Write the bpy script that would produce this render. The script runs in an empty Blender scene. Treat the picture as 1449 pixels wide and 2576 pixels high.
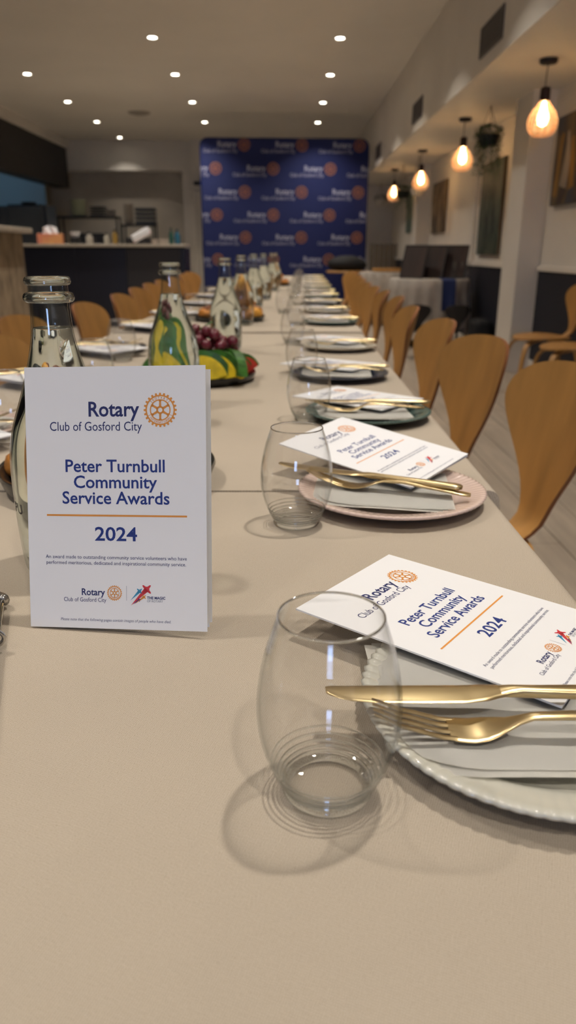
import bpy, bmesh, math, random
from mathutils import Matrix, Vector, noise
random.seed(7)
D = math.radians
S = bpy.context.scene
COL = S.collection

# ------------------------------------------------------------------ camera
cd = bpy.data.cameras.new('camera'); cam = bpy.data.objects.new('camera', cd); COL.objects.link(cam)
cam.matrix_world = Matrix.Translation((0, 0, 1.05)) @ Matrix.Rotation(D(-.334), 4, 'Z') @ Matrix.Rotation(D(90 - 19.48), 4, 'X') @ Matrix.Rotation(D(.13), 4, 'Z')
cd.sensor_fit = 'VERTICAL'; cd.sensor_height = 36; cd.sensor_width = 36 * 1449 / 2576
cd.lens = 1860 / 2576 * 36
cd.clip_start = .02
cd.dof.use_dof = True; cd.dof.focus_distance = .60; cd.dof.aperture_fstop = 7.0
S.camera = cam
# ------------------------------------------------------------------ world, exposure, large lights
w = bpy.data.worlds.new('dusk'); S.world = w; w.use_nodes = True
w.node_tree.nodes['Background'].inputs[0].default_value = (.45, .6, 1, 1)
w.node_tree.nodes['Background'].inputs[1].default_value = .5
S.view_settings.view_transform = 'Standard'; S.view_settings.look = 'None'; S.view_settings.gamma = 1
S.view_settings.use_curve_mapping = False; S.view_settings.exposure = 0.0
S.cycles.use_light_tree = False; S.cycles.max_bounces = 10; S.cycles.diffuse_bounces = 3; S.cycles.glossy_bounces = 3; S.cycles.transmission_bounces = 10; S.cycles.transparent_max_bounces = 20
DOWNLIGHT_W, PENDANT_W, WINDOW_W = 12.4, 9.0, 66.0

def area_light(name, loc, size, power, color, rot=(0, 0, 0), shape='DISK', size_y=None, spread=math.pi):
    l = bpy.data.lights.new(name, 'AREA'); l.shape = shape; l.size = size
    if size_y: l.size_y = size_y
    l.energy = power; l.color = color; l.spread = spread
    o = bpy.data.objects.new(name, l); o.location = loc; o.rotation_euler = rot; COL.objects.link(o); return o
# daylight entering by the shopfront window behind the camera
area_light('window_daylight', (-.5, -6.42, 1.5), 1.1, WINDOW_W, (.40, .58, 1), (D(90), 0, 0), 'RECTANGLE', 1.1)
DL_X = (.585, -1.375, -3.24)
DL_Y = (-4.6, -2.8, -1.0, 1.0, 3.0, 5.1, 7.1, 8.93, 10.65, 12.5, 14.33, 16.22)

# ------------------------------------------------------------------ helpers
def lin(c):
    f = lambda v: v / 12.92 if v <= .04045 else ((v + .055) / 1.055) ** 2.4
    return tuple(f(x / 255) for x in c) + (1,)
MATS = {}
def mat(name, rgb=(200, 200, 200), rough=.5, metal=0., var=None, bump=None, stretch=None, rgb2=None, **kw):
    """principled material; var=(scale, amount) mottles the colour, bump=(scale, strength)."""
    if name in MATS: return MATS[name]
    m = bpy.data.materials.new(name); m.use_nodes = True; MATS[name] = m
    nt = m.node_tree; b = nt.nodes['Principled BSDF']
    b.inputs['Base Color'].default_value = lin(rgb); b.inputs['Roughness'].default_value = rough; b.inputs['Metallic'].default_value = metal
    for k, v in kw.items(): b.inputs[k.replace('_', ' ').title() if k != 'ior' else 'IOR'].default_value = v
    tc = mp = None
    if var or bump:
        tc = nt.nodes.new('ShaderNodeTexCoord'); mp = nt.nodes.new('ShaderNodeMapping')
        nt.links.new(tc.outputs['Object'], mp.inputs[0])
        if stretch: mp.inputs['Scale'].default_value = stretch
    if var:
        n = nt.nodes.new('ShaderNodeTexNoise'); n.inputs['Scale'].default_value = var[0]; n.inputs['Detail'].default_value = 6
        nt.links.new(mp.outputs[0], n.inputs['Vector'])
        r = nt.nodes.new('ShaderNodeValToRGB'); nt.links.new(n.outputs['Fac'], r.inputs[0])
        a = var[1]
        c1 = lin(tuple(min(255, x * (1 - a)) for x in rgb)); c2 = lin(tuple(min(255, x * (1 + a)) for x in rgb)) if rgb2 is None else lin(rgb2)
        r.color_ramp.elements[0].position = .3; r.color_ramp.elements[1].position = .7
        r.color_ramp.elements[0].color = c1; r.color_ramp.elements[1].color = c2
        nt.links.new(r.outputs[0], b.inputs['Base Color'])
    if bump:
        n = nt.nodes.new('ShaderNodeTexNoise'); n.inputs['Scale'].default_value = bump[0]; n.inputs['Detail'].default_value = 4
        nt.links.new(mp.outputs[0], n.inputs['Vector'])
        bp = nt.nodes.new('ShaderNodeBump'); bp.inputs['Strength'].default_value = bump[1]; bp.inputs['Distance'].default_value = bump[2] if len(bump) > 2 else .002
        nt.links.new(n.outputs['Fac'], bp.inputs['Height']); nt.links.new(bp.outputs[0], b.inputs['Normal'])
    return m
def emis(name, rgb, strength):
    m = bpy.data.materials.new(name); m.use_nodes = True; nt = m.node_tree; nt.nodes.remove(nt.nodes['Principled BSDF'])
    e = nt.nodes.new('ShaderNodeEmission'); e.inputs[0].default_value = lin(rgb); e.inputs[1].default_value = strength
    m.cycles.emission_sampling = 'NONE'   # the lamp objects carry the light; the lens itself only glows
    nt.links.new(e.outputs[0], nt.nodes['Material Output'].inputs[0]); MATS[name] = m; return m
def thin_glass(name, tint=(1, 1, 1), ior=1.4, rough=0.0, edge=.85, haze=None, rimtint=None, power=5.0):
    """thin clear wall: light passes straight, fresnel reflection on top."""
    m = bpy.data.materials.new(name); m.use_nodes = True; nt = m.node_tree; nt.nodes.remove(nt.nodes['Principled BSDF'])
    t = nt.nodes.new('ShaderNodeBsdfTransparent'); t.inputs[0].default_value = tint + (1,)
    g = nt.nodes.new('ShaderNodeBsdfGlossy'); g.inputs['Roughness'].default_value = rough
    lw = nt.nodes.new('ShaderNodeLayerWeight'); pw = nt.nodes.new('ShaderNodeMath'); pw.operation = 'POWER'; pw.inputs[1].default_value = power   # schlick, same from both sides
    nt.links.new(lw.outputs['Facing'], pw.inputs[0]); f = nt.nodes.new('ShaderNodeMapRange'); f0 = ((ior - 1) / (ior + 1)) ** 2
    f.inputs['To Min'].default_value = f0; f.inputs['To Max'].default_value = edge; nt.links.new(pw.outputs[0], f.inputs['Value'])
    x = nt.nodes.new('ShaderNodeMixShader'); nt.links.new(f.outputs[0], x.inputs[0]); nt.links.new(t.outputs[0], x.inputs[1]); nt.links.new(g.outputs[0], x.inputs[2])
    if rimtint:   # longer path through the wall at grazing angles absorbs a little
        cm = nt.nodes.new('ShaderNodeMix'); cm.data_type = 'RGBA'; cm.inputs['A'].default_value = tint + (1,); cm.inputs['B'].default_value = rimtint + (1,)
        nt.links.new(pw.outputs[0], cm.inputs['Factor']); nt.links.new(cm.outputs['Result'], t.inputs[0])
    out = x
    if haze:
        tr = nt.nodes.new('ShaderNodeBsdfTranslucent'); tr.inputs[0].default_value = haze[1] + (1,); out = nt.nodes.new('ShaderNodeMixShader'); out.inputs[0].default_value = haze[0]
        nt.links.new(x.outputs[0], out.inputs[1]); nt.links.new(tr.outputs[0], out.inputs[2])
    nt.links.new(out.outputs[0], nt.nodes['Material Output'].inputs[0]); MATS[name] = m; return m
def glass(name, rgb, ior, rough=0.0):
    m = bpy.data.materials.new(name); m.use_nodes = True; nt = m.node_tree; nt.nodes.remove(nt.nodes['Principled BSDF'])
    g = nt.nodes.new('ShaderNodeBsdfGlass'); g.inputs['Color'].default_value = rgb + (1,); g.inputs['IOR'].default_value = ior; g.inputs['Roughness'].default_value = rough
    nt.links.new(g.outputs[0], nt.nodes['Material Output'].inputs[0]); MATS[name] = m; return m

def mk(name, verts, faces, m, smooth=False):
    me = bpy.data.meshes.new(name); me.from_pydata([tuple(v) for v in verts], [], faces)
    ms = m if isinstance(m, (list, tuple)) else [m]
    for x in ms: me.materials.append(x)
    if smooth: me.polygons.foreach_set('use_smooth', [True] * len(me.polygons))
    me.update(); return me
def bm_mesh(name, bm, m, smooth=False, sharp=None):
    bmesh.ops.recalc_face_normals(bm, faces=bm.faces)
    me = bpy.data.meshes.new(name); bm.to_mesh(me); bm.free(); me.materials.append(m)
    if smooth:
        me.polygons.foreach_set('use_smooth', [True] * len(me.polygons))
        if sharp: me.set_sharp_from_angle(angle=D(sharp))
    return me
def obj(name, me, parent=None, loc=None, rot=None, mw=None):
    o = bpy.data.objects.new(name, me); COL.objects.link(o)
    if parent is not None: o.parent = parent
    if mw is not None: o.matrix_local = mw
    if loc is not None: o.location = loc
    if rot is not None: o.rotation_euler = rot
    return o
def empty(name, loc=(0, 0, 0), rotz=0, mw=None):
    o = bpy.data.objects.new(name, None); o.empty_display_size = .05; COL.objects.link(o)
    o.location = loc; o.rotation_euler = (0, 0, rotz)
    if mw is not None: o.matrix_world = mw
    return o
def tag(o, label, cat, group=None, kind=None):
    o['label'] = label; o['category'] = cat
    if group: o['group'] = group
    if kind: o['kind'] = kind
    return o
def struct(o): o['kind'] = 'structure'; return o
def copy_tree(o, parent=None):
    c = o.copy(); COL.objects.link(c); c.parent = parent
    for ch in o.children: copy_tree(ch, c)
    return c
def box(name, lo, hi, m, bevel=0., parent=None, seg=2, smooth=False):
    bm = bmesh.new(); bmesh.ops.create_cube(bm, size=1)
    for v in bm.verts: v.co = [lo[i] + (v.co[i] + .5) * (hi[i] - lo[i]) for i in range(3)]
    if bevel: bmesh.ops.bevel(bm, geom=bm.edges[:], offset=bevel, segments=seg, affect='EDGES', profile=.5)
    return obj(name, bm_mesh(name, bm, m, smooth, 40), parent)
def boxes(name, lst, m, bevel=0., parent=None):
    bm = bmesh.new()
    for lo, hi in lst:
        r = bmesh.ops.create_cube(bm, size=1)
        for v in r['verts']: v.co = [lo[i] + (v.co[i] + .5) * (hi[i] - lo[i]) for i in range(3)]
    if bevel: bmesh.ops.bevel(bm, geom=bm.edges[:], offset=bevel, segments=2, affect='EDGES', profile=.5)
    return obj(name, bm_mesh(name, bm, m), parent)
def lathe_mesh(name, prof, m, seg=48, smooth=True, fr=None, sharp=50):
    """prof: list of (r, z); r=0 closes the pole. fr(i, th, r, z) -> (r, z) modulates."""
    vs, fs, rings = [], [], []
    for i, (r, z) in enumerate(prof):
        if r == 0: rings.append([len(vs)]); vs.append((0, 0, z)); continue
        ring = []
        for k in range(seg):
            th = 2 * math.pi * k / seg; rr, zz = fr(i, th, r, z) if fr else (r, z)
            ring.append(len(vs)); vs.append((rr * math.cos(th), rr * math.sin(th), zz))
        rings.append(ring)
    for a, b in zip(rings, rings[1:]):
        for k in range(seg):
            k2 = (k + 1) % seg
            if len(a) == 1 and len(b) == 1: continue
            if len(a) == 1: fs.append((a[0], b[k2], b[k]))
            elif len(b) == 1: fs.append((a[k], a[k2], b[0]))
            else: fs.append((a[k], a[k2], b[k2], b[k]))
    me = mk(name, vs, fs, m, smooth)
    if smooth and sharp: me.set_sharp_from_angle(angle=D(sharp))
    return me
def tube_mesh(name, pts, rad, m, seg=8, closed=False):
    pts = [Vector(p) for p in pts]; n = len(pts); rr = rad if isinstance(rad, (list, tuple)) else [rad] * n
    vs, fs = [], []; up = None
    for i, p in enumerate(pts):
        t = (pts[(i + 1) % n] - pts[i - 1]) if closed else (pts[min(i + 1, n - 1)] - pts[max(i - 1, 0)])
        t.normalize()
        if up is None: up = Vector((0, 0, 1)) if abs(t.z) < .9 else Vector((1, 0, 0))
        a = t.cross(up).normalized(); b = a.cross(t).normalized(); up = b
        for k in range(seg):
            th = 2 * math.pi * k / seg; vs.append(p + (a * math.cos(th) + b * math.sin(th)) * rr[i])
    for i in range(n if closed else n - 1):
        j = (i + 1) % n
        for k in range(seg): k2 = (k + 1) % seg; fs.append((i * seg + k, i * seg + k2, j * seg + k2, j * seg + k))
    if not closed:
        fs.append(tuple(range(seg))[::-1]); fs.append(tuple((n - 1) * seg + k for k in range(seg)))
    return mk(name, vs, fs, m, True)
def spline(pts, n):
    """catmull-rom through tuples"""
    out = []; P = [pts[0]] + list(pts) + [pts[-1]]
    for i in range(1, len(P) - 2):
        for k in range(n):
            t = k / n
            out.append(tuple(.5 * (2 * b + (c - a) * t + (2 * a - 5 * b + 4 * c - d) * t * t + (-a + 3 * b - 3 * c + d) * t ** 3) for a, b, c, d in zip(P[i - 1], P[i], P[i + 1], P[i + 2])))
    out.append(tuple(pts[-1])); return out
def loft_mesh(name, secs, m, seg=12, power=2.6):
    """secs: (x, y, z, half_width, half_thick); superellipse sections across y (width) and z (thickness)."""
    vs, fs = [], []
    for x, y, z, hw, ht in secs:
        for k in range(seg):
            th = 2 * math.pi * k / seg; c, s = math.cos(th), math.sin(th)
            vs.append((x, y + hw * math.copysign(abs(c) ** (2 / power), c), z + ht * math.copysign(abs(s) ** (2 / power), s)))
    n = len(secs)
    for i in range(n - 1):
        for k in range(seg): k2 = (k + 1) % seg; fs.append((i * seg + k, i * seg + k2, (i + 1) * seg + k2, (i + 1) * seg + k))
    fs.append(tuple(range(seg))[::-1]); fs.append(tuple((n - 1) * seg + k for k in range(seg)))
    me = mk(name, vs, fs, m, True); me.set_sharp_from_angle(angle=D(50)); return me
ORD = ['first', 'second', 'third', 'fourth', 'fifth', 'sixth', 'seventh', 'eighth', 'ninth', 'tenth', 'eleventh', 'twelfth', 'thirteenth', 'fourteenth', 'fifteenth', 'sixteenth']

# ------------------------------------------------------------------ materials
white_paint = mat('warm_white_paint', (226, 219, 208), .6, var=(1.2, .03))
ceil_paint = mat('ceiling_paint', (226, 220, 210), .75, var=(.8, .02))
navy = mat('navy_panel', (18, 20, 34), .65)
wood = mat('honey_plywood', (174, 128, 70), .42, var=(3, .07), stretch=(7, 7, .4), bump=(60, .03))
wood_edge = mat('dark_ply_edge', (128, 78, 42), .5)
gold = mat('brushed_gold', (214, 192, 146), .28, 1.0, bump=(180, .05, .0004), stretch=(.2, 6, 1))
steel = mat('steel', (190, 188, 184), .18, 1.0)
black = mat('matte_black', (18, 18, 20), .5)
paper = mat('white_card', (238, 238, 240), .55)
napk = mat('white_napkin', (242, 239, 231), .85)
ink_navy = mat('navy_ink', (28, 52, 128), .5); ink_dark = mat('dark_blue_ink', (34, 44, 100), .5)
ink_gold = mat('gold_ink', (226, 150, 66), .5); ink_grey = mat('grey_ink', (120, 125, 140), .5)
ink_red = mat('red_ink', (206, 52, 62), .5); ink_blue = mat('light_blue_ink', (64, 150, 190), .5); ink_purple = mat('violet_ink', (74, 52, 130), .5)
tumbler_glass = thin_glass('tumbler_glass', (.985, .985, .985), 1.45, 0, .8, None, (.80, .83, .83), 5.0)
thick_thin = thin_glass('tumbler_base_glass', (.995, .995, .995), 1.7, .0, .95, None, (.80, .84, .85), 4.0)
base_glass = glass('thick_glass', (.97, .985, .985), 1.45)
bottle_glass = thin_glass('bottle_glass', (.97, .985, .975), 1.5, 0, .85, None, (.70, .76, .73), 3.5)
water_mat = glass('water', (.985, .995, .99), 1.33)
def cloth_material():
    m = mat('linen_weave', (190, 178, 161), .9, var=(3, .025))
    nt = m.node_tree; b = nt.nodes['Principled BSDF']
    tc = nt.nodes.new('ShaderNodeTexCoord'); hs = []
    for ang, sc_ in ((20, 245), (112, 228)):
        mp = nt.nodes.new('ShaderNodeMapping'); mp.inputs['Rotation'].default_value = (0, 0, D(ang)); nt.links.new(tc.outputs['Object'], mp.inputs[0])
        wv = nt.nodes.new('ShaderNodeTexWave'); wv.inputs['Scale'].default_value = sc_; wv.inputs['Distortion'].default_value = 4; wv.inputs['Detail'].default_value = 2; wv.inputs['Detail Scale'].default_value = 1.6
        nt.links.new(mp.outputs[0], wv.inputs['Vector']); hs.append(wv)
    mul = nt.nodes.new('ShaderNodeMath'); mul.operation = 'MULTIPLY'; nt.links.new(hs[0].outputs['Fac'], mul.inputs[0]); nt.links.new(hs[1].outputs['Fac'], mul.inputs[1])
    n = nt.nodes.new('ShaderNodeTexNoise'); n.inputs['Scale'].default_value = 7; n.inputs['Detail'].default_value = 3; nt.links.new(tc.outputs['Object'], n.inputs['Vector'])
    bp = nt.nodes.new('ShaderNodeBump'); bp.inputs['Strength'].default_value = .35; bp.inputs['Distance'].default_value = .0006; nt.links.new(mul.outputs[0], bp.inputs['Height'])
    bp2 = nt.nodes.new('ShaderNodeBump'); bp2.inputs['Strength'].default_value = .25; bp2.inputs['Distance'].default_value = .02; nt.links.new(n.outputs['Fac'], bp2.inputs['Height'])
    nt.links.new(bp2.outputs[0], bp.inputs['Normal']); nt.links.new(bp.outputs[0], b.inputs['Normal'])
    ramp = b.inputs['Base Color'].links[0].from_node
    mx = nt.nodes.new('ShaderNodeMix'); mx.data_type = 'RGBA'; mx.blend_type = 'MULTIPLY'
    nt.links.new(mul.outputs[0], mx.inputs['Factor']); nt.links.new(ramp.outputs[0], mx.inputs['A']); mx.inputs['B'].default_value = lin((206, 197, 186))
    nt.links.new(mx.outputs['Result'], b.inputs['Base Color'])
    return m
linen = cloth_material()
def tile_material():
    m = mat('grey_wall_tile', (196, 187, 172), .16, var=(2, .04))
    return m
kitchen_tile = tile_material()

# ------------------------------------------------------------------ the room
XR, XL, YB, YF, ZC = 2.25, -7.6, 16.5, -6.5, 3.15
plank_mat = mat('ash_plank', (160, 147, 131), .45, var=(3, .07), stretch=(9, .8, 1), bump=(20, .05))
fl = struct(boxes('floor', [((XL, YF, -.08), (XR, YB + .9, -.012)), ((XL, YF, -.012), (.2, YB + .9, 0)), ((.2, 10.2, -.012), (XR, YB + .9, 0)), ((.2, YF, -.012), (XR, .6, 0))], plank_mat))
pm = {}
random.seed(3)
for i in range(12):
    x0 = .2 + i * .1709; y = .6 - random.random() * 1.1
    while y < 10.2:
        a, b = max(y, .6), min(y + 1.35, 10.2); y += 1.35
        if b - a < .05: continue
        o = box('plank', (x0 + .002, a + .0015, -.0118), (x0 + .1689, b - .0015, 0), plank_mat, .0015, fl, 1)
        o['label'] = 'grey-brown timber look floor plank'
struct(boxes('ceiling', [((XL, YF, ZC), (XR, YB + .9, ZC + .1))], ceil_paint))
# bulkhead over the pendant side
struct(boxes('ceiling_bulkhead', [((1.46, YF, 2.30), (XR, YB, ZC))], white_paint))
# wall_right : plaster, pier, navy dado in frames
wr = struct(boxes('wall_right', [((XR, YF, 0), (XR + .12, YB, ZC)), ((2.05, 6.85, 0), (XR, 7.32, 2.30)), ((2.21, 9.25, .9), (XR, 9.4, 2.30)), ((2.05, 12.3, 0), (XR, 12.7, 2.30))], white_paint))
for a, b in ((-2.8, 1.9), (2.0, 6.83), (7.34, 12.28), (12.72, 16.4)):
    box('dado_panel', (XR - .012, a, .12), (XR, b, .885), navy, .002, wr)
    box('dado_rail', (XR - .03, a - .02, .885), (XR, b + .02, .93), white_paint, .006, wr)
    box('panel_moulding', (XR - .014, a, 2.2), (XR, b, 2.225), white_paint, .005, wr)
struct(boxes('baseboard_right', [((XR - .02, -2.8, 0), (XR, 6.85, .12)), ((XR - .02, 7.32, 0), (XR, 12.3, .12)), ((2.03, 6.84, 0), (2.05, 7.33, .12)), ((XR - .02, 12.7, 0), (XR, YB, .12))], white_paint, .004))
# wall_back with the recessed kitchen niche and the white jamb
struct(boxes('wall_back', [((-1.72, YB, 0), (XR, YB + .12, ZC)), ((XL, 16.72, 2.60), (-2.10, 17.3, ZC)), ((-2.10, 16.72, 0), (-1.85, 17.3, ZC)), ((-1.88, YB, 0), (-1.72, YB + .9, ZC))], white_paint))
kt = struct(boxes('wall_kitchen', [((XL, 17.2, 0), (-2.10, 17.26, 2.62))], kitchen_tile))
d1 = struct(box('door_1', (-1.84, 16.46, 0), (-1.2, 16.52, 2.2), mat('door_paint', (205, 199, 188), .5), .004))
box('door_closer', (-1.84, 16.40, 2.30), (-1.3, 16.47, 2.37), black, .005, d1)
box('door_handle', (-1.70, 16.38, .95), (-1.66, 16.46, 1.25), steel, .008, d1)
struct(boxes('wall_left', [((XL - .12, YF, 0), (XL, 17.3, ZC))], mat('kitchen_side_wall', (120, 118, 116), .5)))
# wall_front with the shopfront window the daylight comes through (behind the camera)
WX0, WX1, WZ0, WZ1 = -1.1, .1, .9, 2.1
struct(boxes('wall_front', [((XL, YF - .12, 0), (WX0, YF, ZC)), ((WX1, YF - .12, 0), (XR, YF, ZC)), ((WX0, YF - .12, WZ1), (WX1, YF, ZC)), ((WX0, YF - .12, 0), (WX1, YF, WZ0))], white_paint))
wn = struct(boxes('window_1', [((WX0, YF - .08, WZ0), (WX1, YF - .02, WZ0 + .05)), ((WX0, YF - .08, WZ1 - .05), (WX1, YF - .02, WZ1)), ((WX0, YF - .08, WZ0 + .05), (WX0 + .05, YF - .02, WZ1 - .05)), ((WX1 - .05, YF - .08, WZ0 + .05), (WX1, YF - .02, WZ1 - .05))], black))
box('pane', (WX0 + .05, YF - .055, WZ0 + .05), (WX1 - .05, YF - .045, WZ1 - .05), tumbler_glass, 0, wn)
# dark bulkhead over the kitchen pass, with its pale trim under the ceiling
struct(boxes('kitchen_bulkhead', [((-4.75, 3.5, 2.26), (-4.45, 16.72, 3.0))], mat('bulkhead_black', (40, 36, 34), .6), .01))
struct(boxes('trim_1', [((-4.75, 3.5, 3.0), (-4.38, 16.72, ZC))], white_paint, .01))
struct(boxes('wall_servery', [((XL, 16.0, 0), (-4.75, 16.06, ZC))], mat('steel_blue_splash', (130, 140, 146), .3)))
area_light('servery_tube', (-5.6, 14.9, 2.9), 1.2, 9, (.42, .74, 1), (0, 0, 0), 'RECTANGLE', .2)

# ------------------------------------------------------------------ ceiling fittings
lens_mat = emis('downlight_lens', (255, 247, 228), 26)
ring_me = lathe_mesh('trim_ring', [(.046, .0), (.062, -.004), (.062, -.010), (.046, -.012), (.044, -.006), (.046, 0)], mat('white_ring', (235, 232, 225), .4), 32)
lens_me = lathe_mesh('lens', [(.046, -.004), (.030, -.009), (0, -.011)], lens_mat, 32)
for r_, yy in enumerate(DL_Y):
    for c_, xx in enumerate(DL_X):
        if c_ == 2 and yy < 8: continue
        if c_ < 2 and yy > 15: continue
        area_light('downlight_lamp', (xx, yy, ZC - .018), .09, DOWNLIGHT_W * (.4 if yy > 16 else 1), (1, .925, .825), spread=D(105))
        if yy < 8.5 or (c_ == 2 and yy < 10): continue
        t = empty('downlight', (xx, yy, ZC)); n = ORD[[8.93, 10.65, 12.5, 14.33, 16.22].index(yy)] if c_ < 2 else ORD[[10.65, 12.5, 14.33, 16.22].index(yy)]
        tag(t, '%s lit round downlight in the ceiling row %s' % (n, ['nearest the vented bulkhead', 'down the middle', 'nearest the kitchen'][c_]), 'downlight', 'recessed ceiling downlights')
        obj('trim_ring', ring_me, t); obj('lens', lens_me, t)
# ceiling air vents on the bulkhead face
vent_black = mat('vent_dark', (40, 36, 34), .6); vent_grey = mat('vent_slat', (92, 86, 80), .5)
for i, (y0, y1) in enumerate(((5.70, 6.30), (8.75, 9.35), (12.3, 12.9))):
    t = empty('air_vent', (1.46, (y0 + y1) / 2, 2.49)); h = (y1 - y0) / 2
    tag(t, 'dark grey air vent grille on the bulkhead, %s from the front' % ORD[i], 'vent', 'bulkhead air vents')
    box('backing', (-.006, -h + .01, -.09), (-.001, h - .01, .09), vent_black, 0, t)
    boxes('frame', [((-.014, -h, .085), (0, h, .1)), ((-.014, -h, -.1), (0, h, -.085)), ((-.014, -h, -.085), (0, -h + .014, .085)), ((-.014, h - .014, -.085), (0, h, .085))], vent_grey, .002, t)
    sl = None
    for k in range(9):
        if sl is None:
            o = box('slat', (-.005, -h + .014, -.0015), (.006, h - .014, .0015), vent_grey, 0, t); sl = o
        else: o = obj('slat', sl.data, t)
        o.location = (-.007, 0, -.075 + k * .0187); o.rotation_euler = (0, D(35), 0)
t = obj('smoke_detector', lathe_mesh('smoke_detector', [(.0, -.035), (.1, -.035), (.16, -.02), (.19, 0), (0, 0)], mat('speaker_white', (150, 142, 130), .6), 32), None, (-2.346, 13.45, ZC)); tag(t, 'flat round ceiling speaker between the downlight rows', 'ceiling speaker'); t.name = 'ceiling_speaker'

# pendant lamps
copper = mat('copper_wire', (196, 124, 84), .3, 1.0)
shade_glass = thin_glass('amber_shade_glass', (1.0, .84, .74), 1.5, .08, .9, (.15, (1, .74, .58)))
bulb_mat = emis('bulb_glow', (255, 220, 155), 34)
socket_mat = mat('bronze_socket', (52, 38, 30), .45, .4)
def make_pendant():
    t = empty('pendant_lamp')
    obj('canopy', lathe_mesh('canopy', [(0, 0), (.062, 0), (.062, -.022), (.055, -.03), (0, -.03)], black, 32), t)
    obj('cord', tube_mesh('cord', [(0, 0, -.028), (-.004, 0, -.10), (-.006, 0, -.175)], .004, black, 8), t)
    obj('socket', lathe_mesh('socket', [(0, -.17), (.022, -.17), (.034, -.178), (.036, -.245), (.03, -.262), (0, -.262)], socket_mat, 32), t)
    prof = spline([(.030, -.250), (.040, -.275), (.068, -.310), (.095, -.355), (.104, -.400), (.094, -.445), (.062, -.478), (.012, -.488)], 6)
    sh = obj('shade', lathe_mesh('shade', prof, shade_glass, 80, True, lambda i, th, r, z: (r * (1 + .045 * abs(math.cos(5 * th)) - .03), z), None), t)
    for k in range(10):
        th = 2 * math.pi * (k + .5) / 10
        pts = [(r * .972 * math.cos(th), r * .972 * math.sin(th), z) for r, z in prof]
        obj('shade_rib', tube_mesh('shade_rib', pts, .0018, copper, 6), sh)
    for z_, r_ in ((-.30, .060), (-.335, .083), (-.37, .098), (-.405, .1025), (-.44, .094), (-.468, .072)):
        obj('shade_ring', tube_mesh('shade_ring', [(r_ * 1.0 * math.cos(a * math.pi / 16), r_ * math.sin(a * math.pi / 16), z_) for a in range(32)], .0013, copper, 6, True), sh)
    obj('bulb', lathe_mesh('bulb', spline([(.014, -.262), (.018, -.29), (.034, -.345), (.036, -.375), (.026, -.405), (0, -.418)], 4), bulb_mat, 24), t)
    return t
pend = make_pendant()
for i, (x, y) in enumerate(((1.827, 5.841), (1.81, 8.262), (1.82, 10.737), (1.80, 13.151))):
    t = pend if i == 0 else copy_tree(pend)
    t.location = (x, y, 2.30)
    tag(t, 'pendant lamp with copper-toned gourd shade and glowing bulb, %s from the front' % ORD[i], 'pendant lamp', 'row of pendant lamps')
    l = bpy.data.lights.new('pendant_glow', 'POINT'); l.energy = PENDANT_W; l.color = (1, .66, .36); l.shadow_soft_size = .04
    lo = bpy.data.objects.new('pendant_glow', l); lo.location = (x, y, 2.30 - .47); COL.objects.link(lo)
    lo.location.z = 2.30 - .375; l.shadow_soft_size = .036

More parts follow.
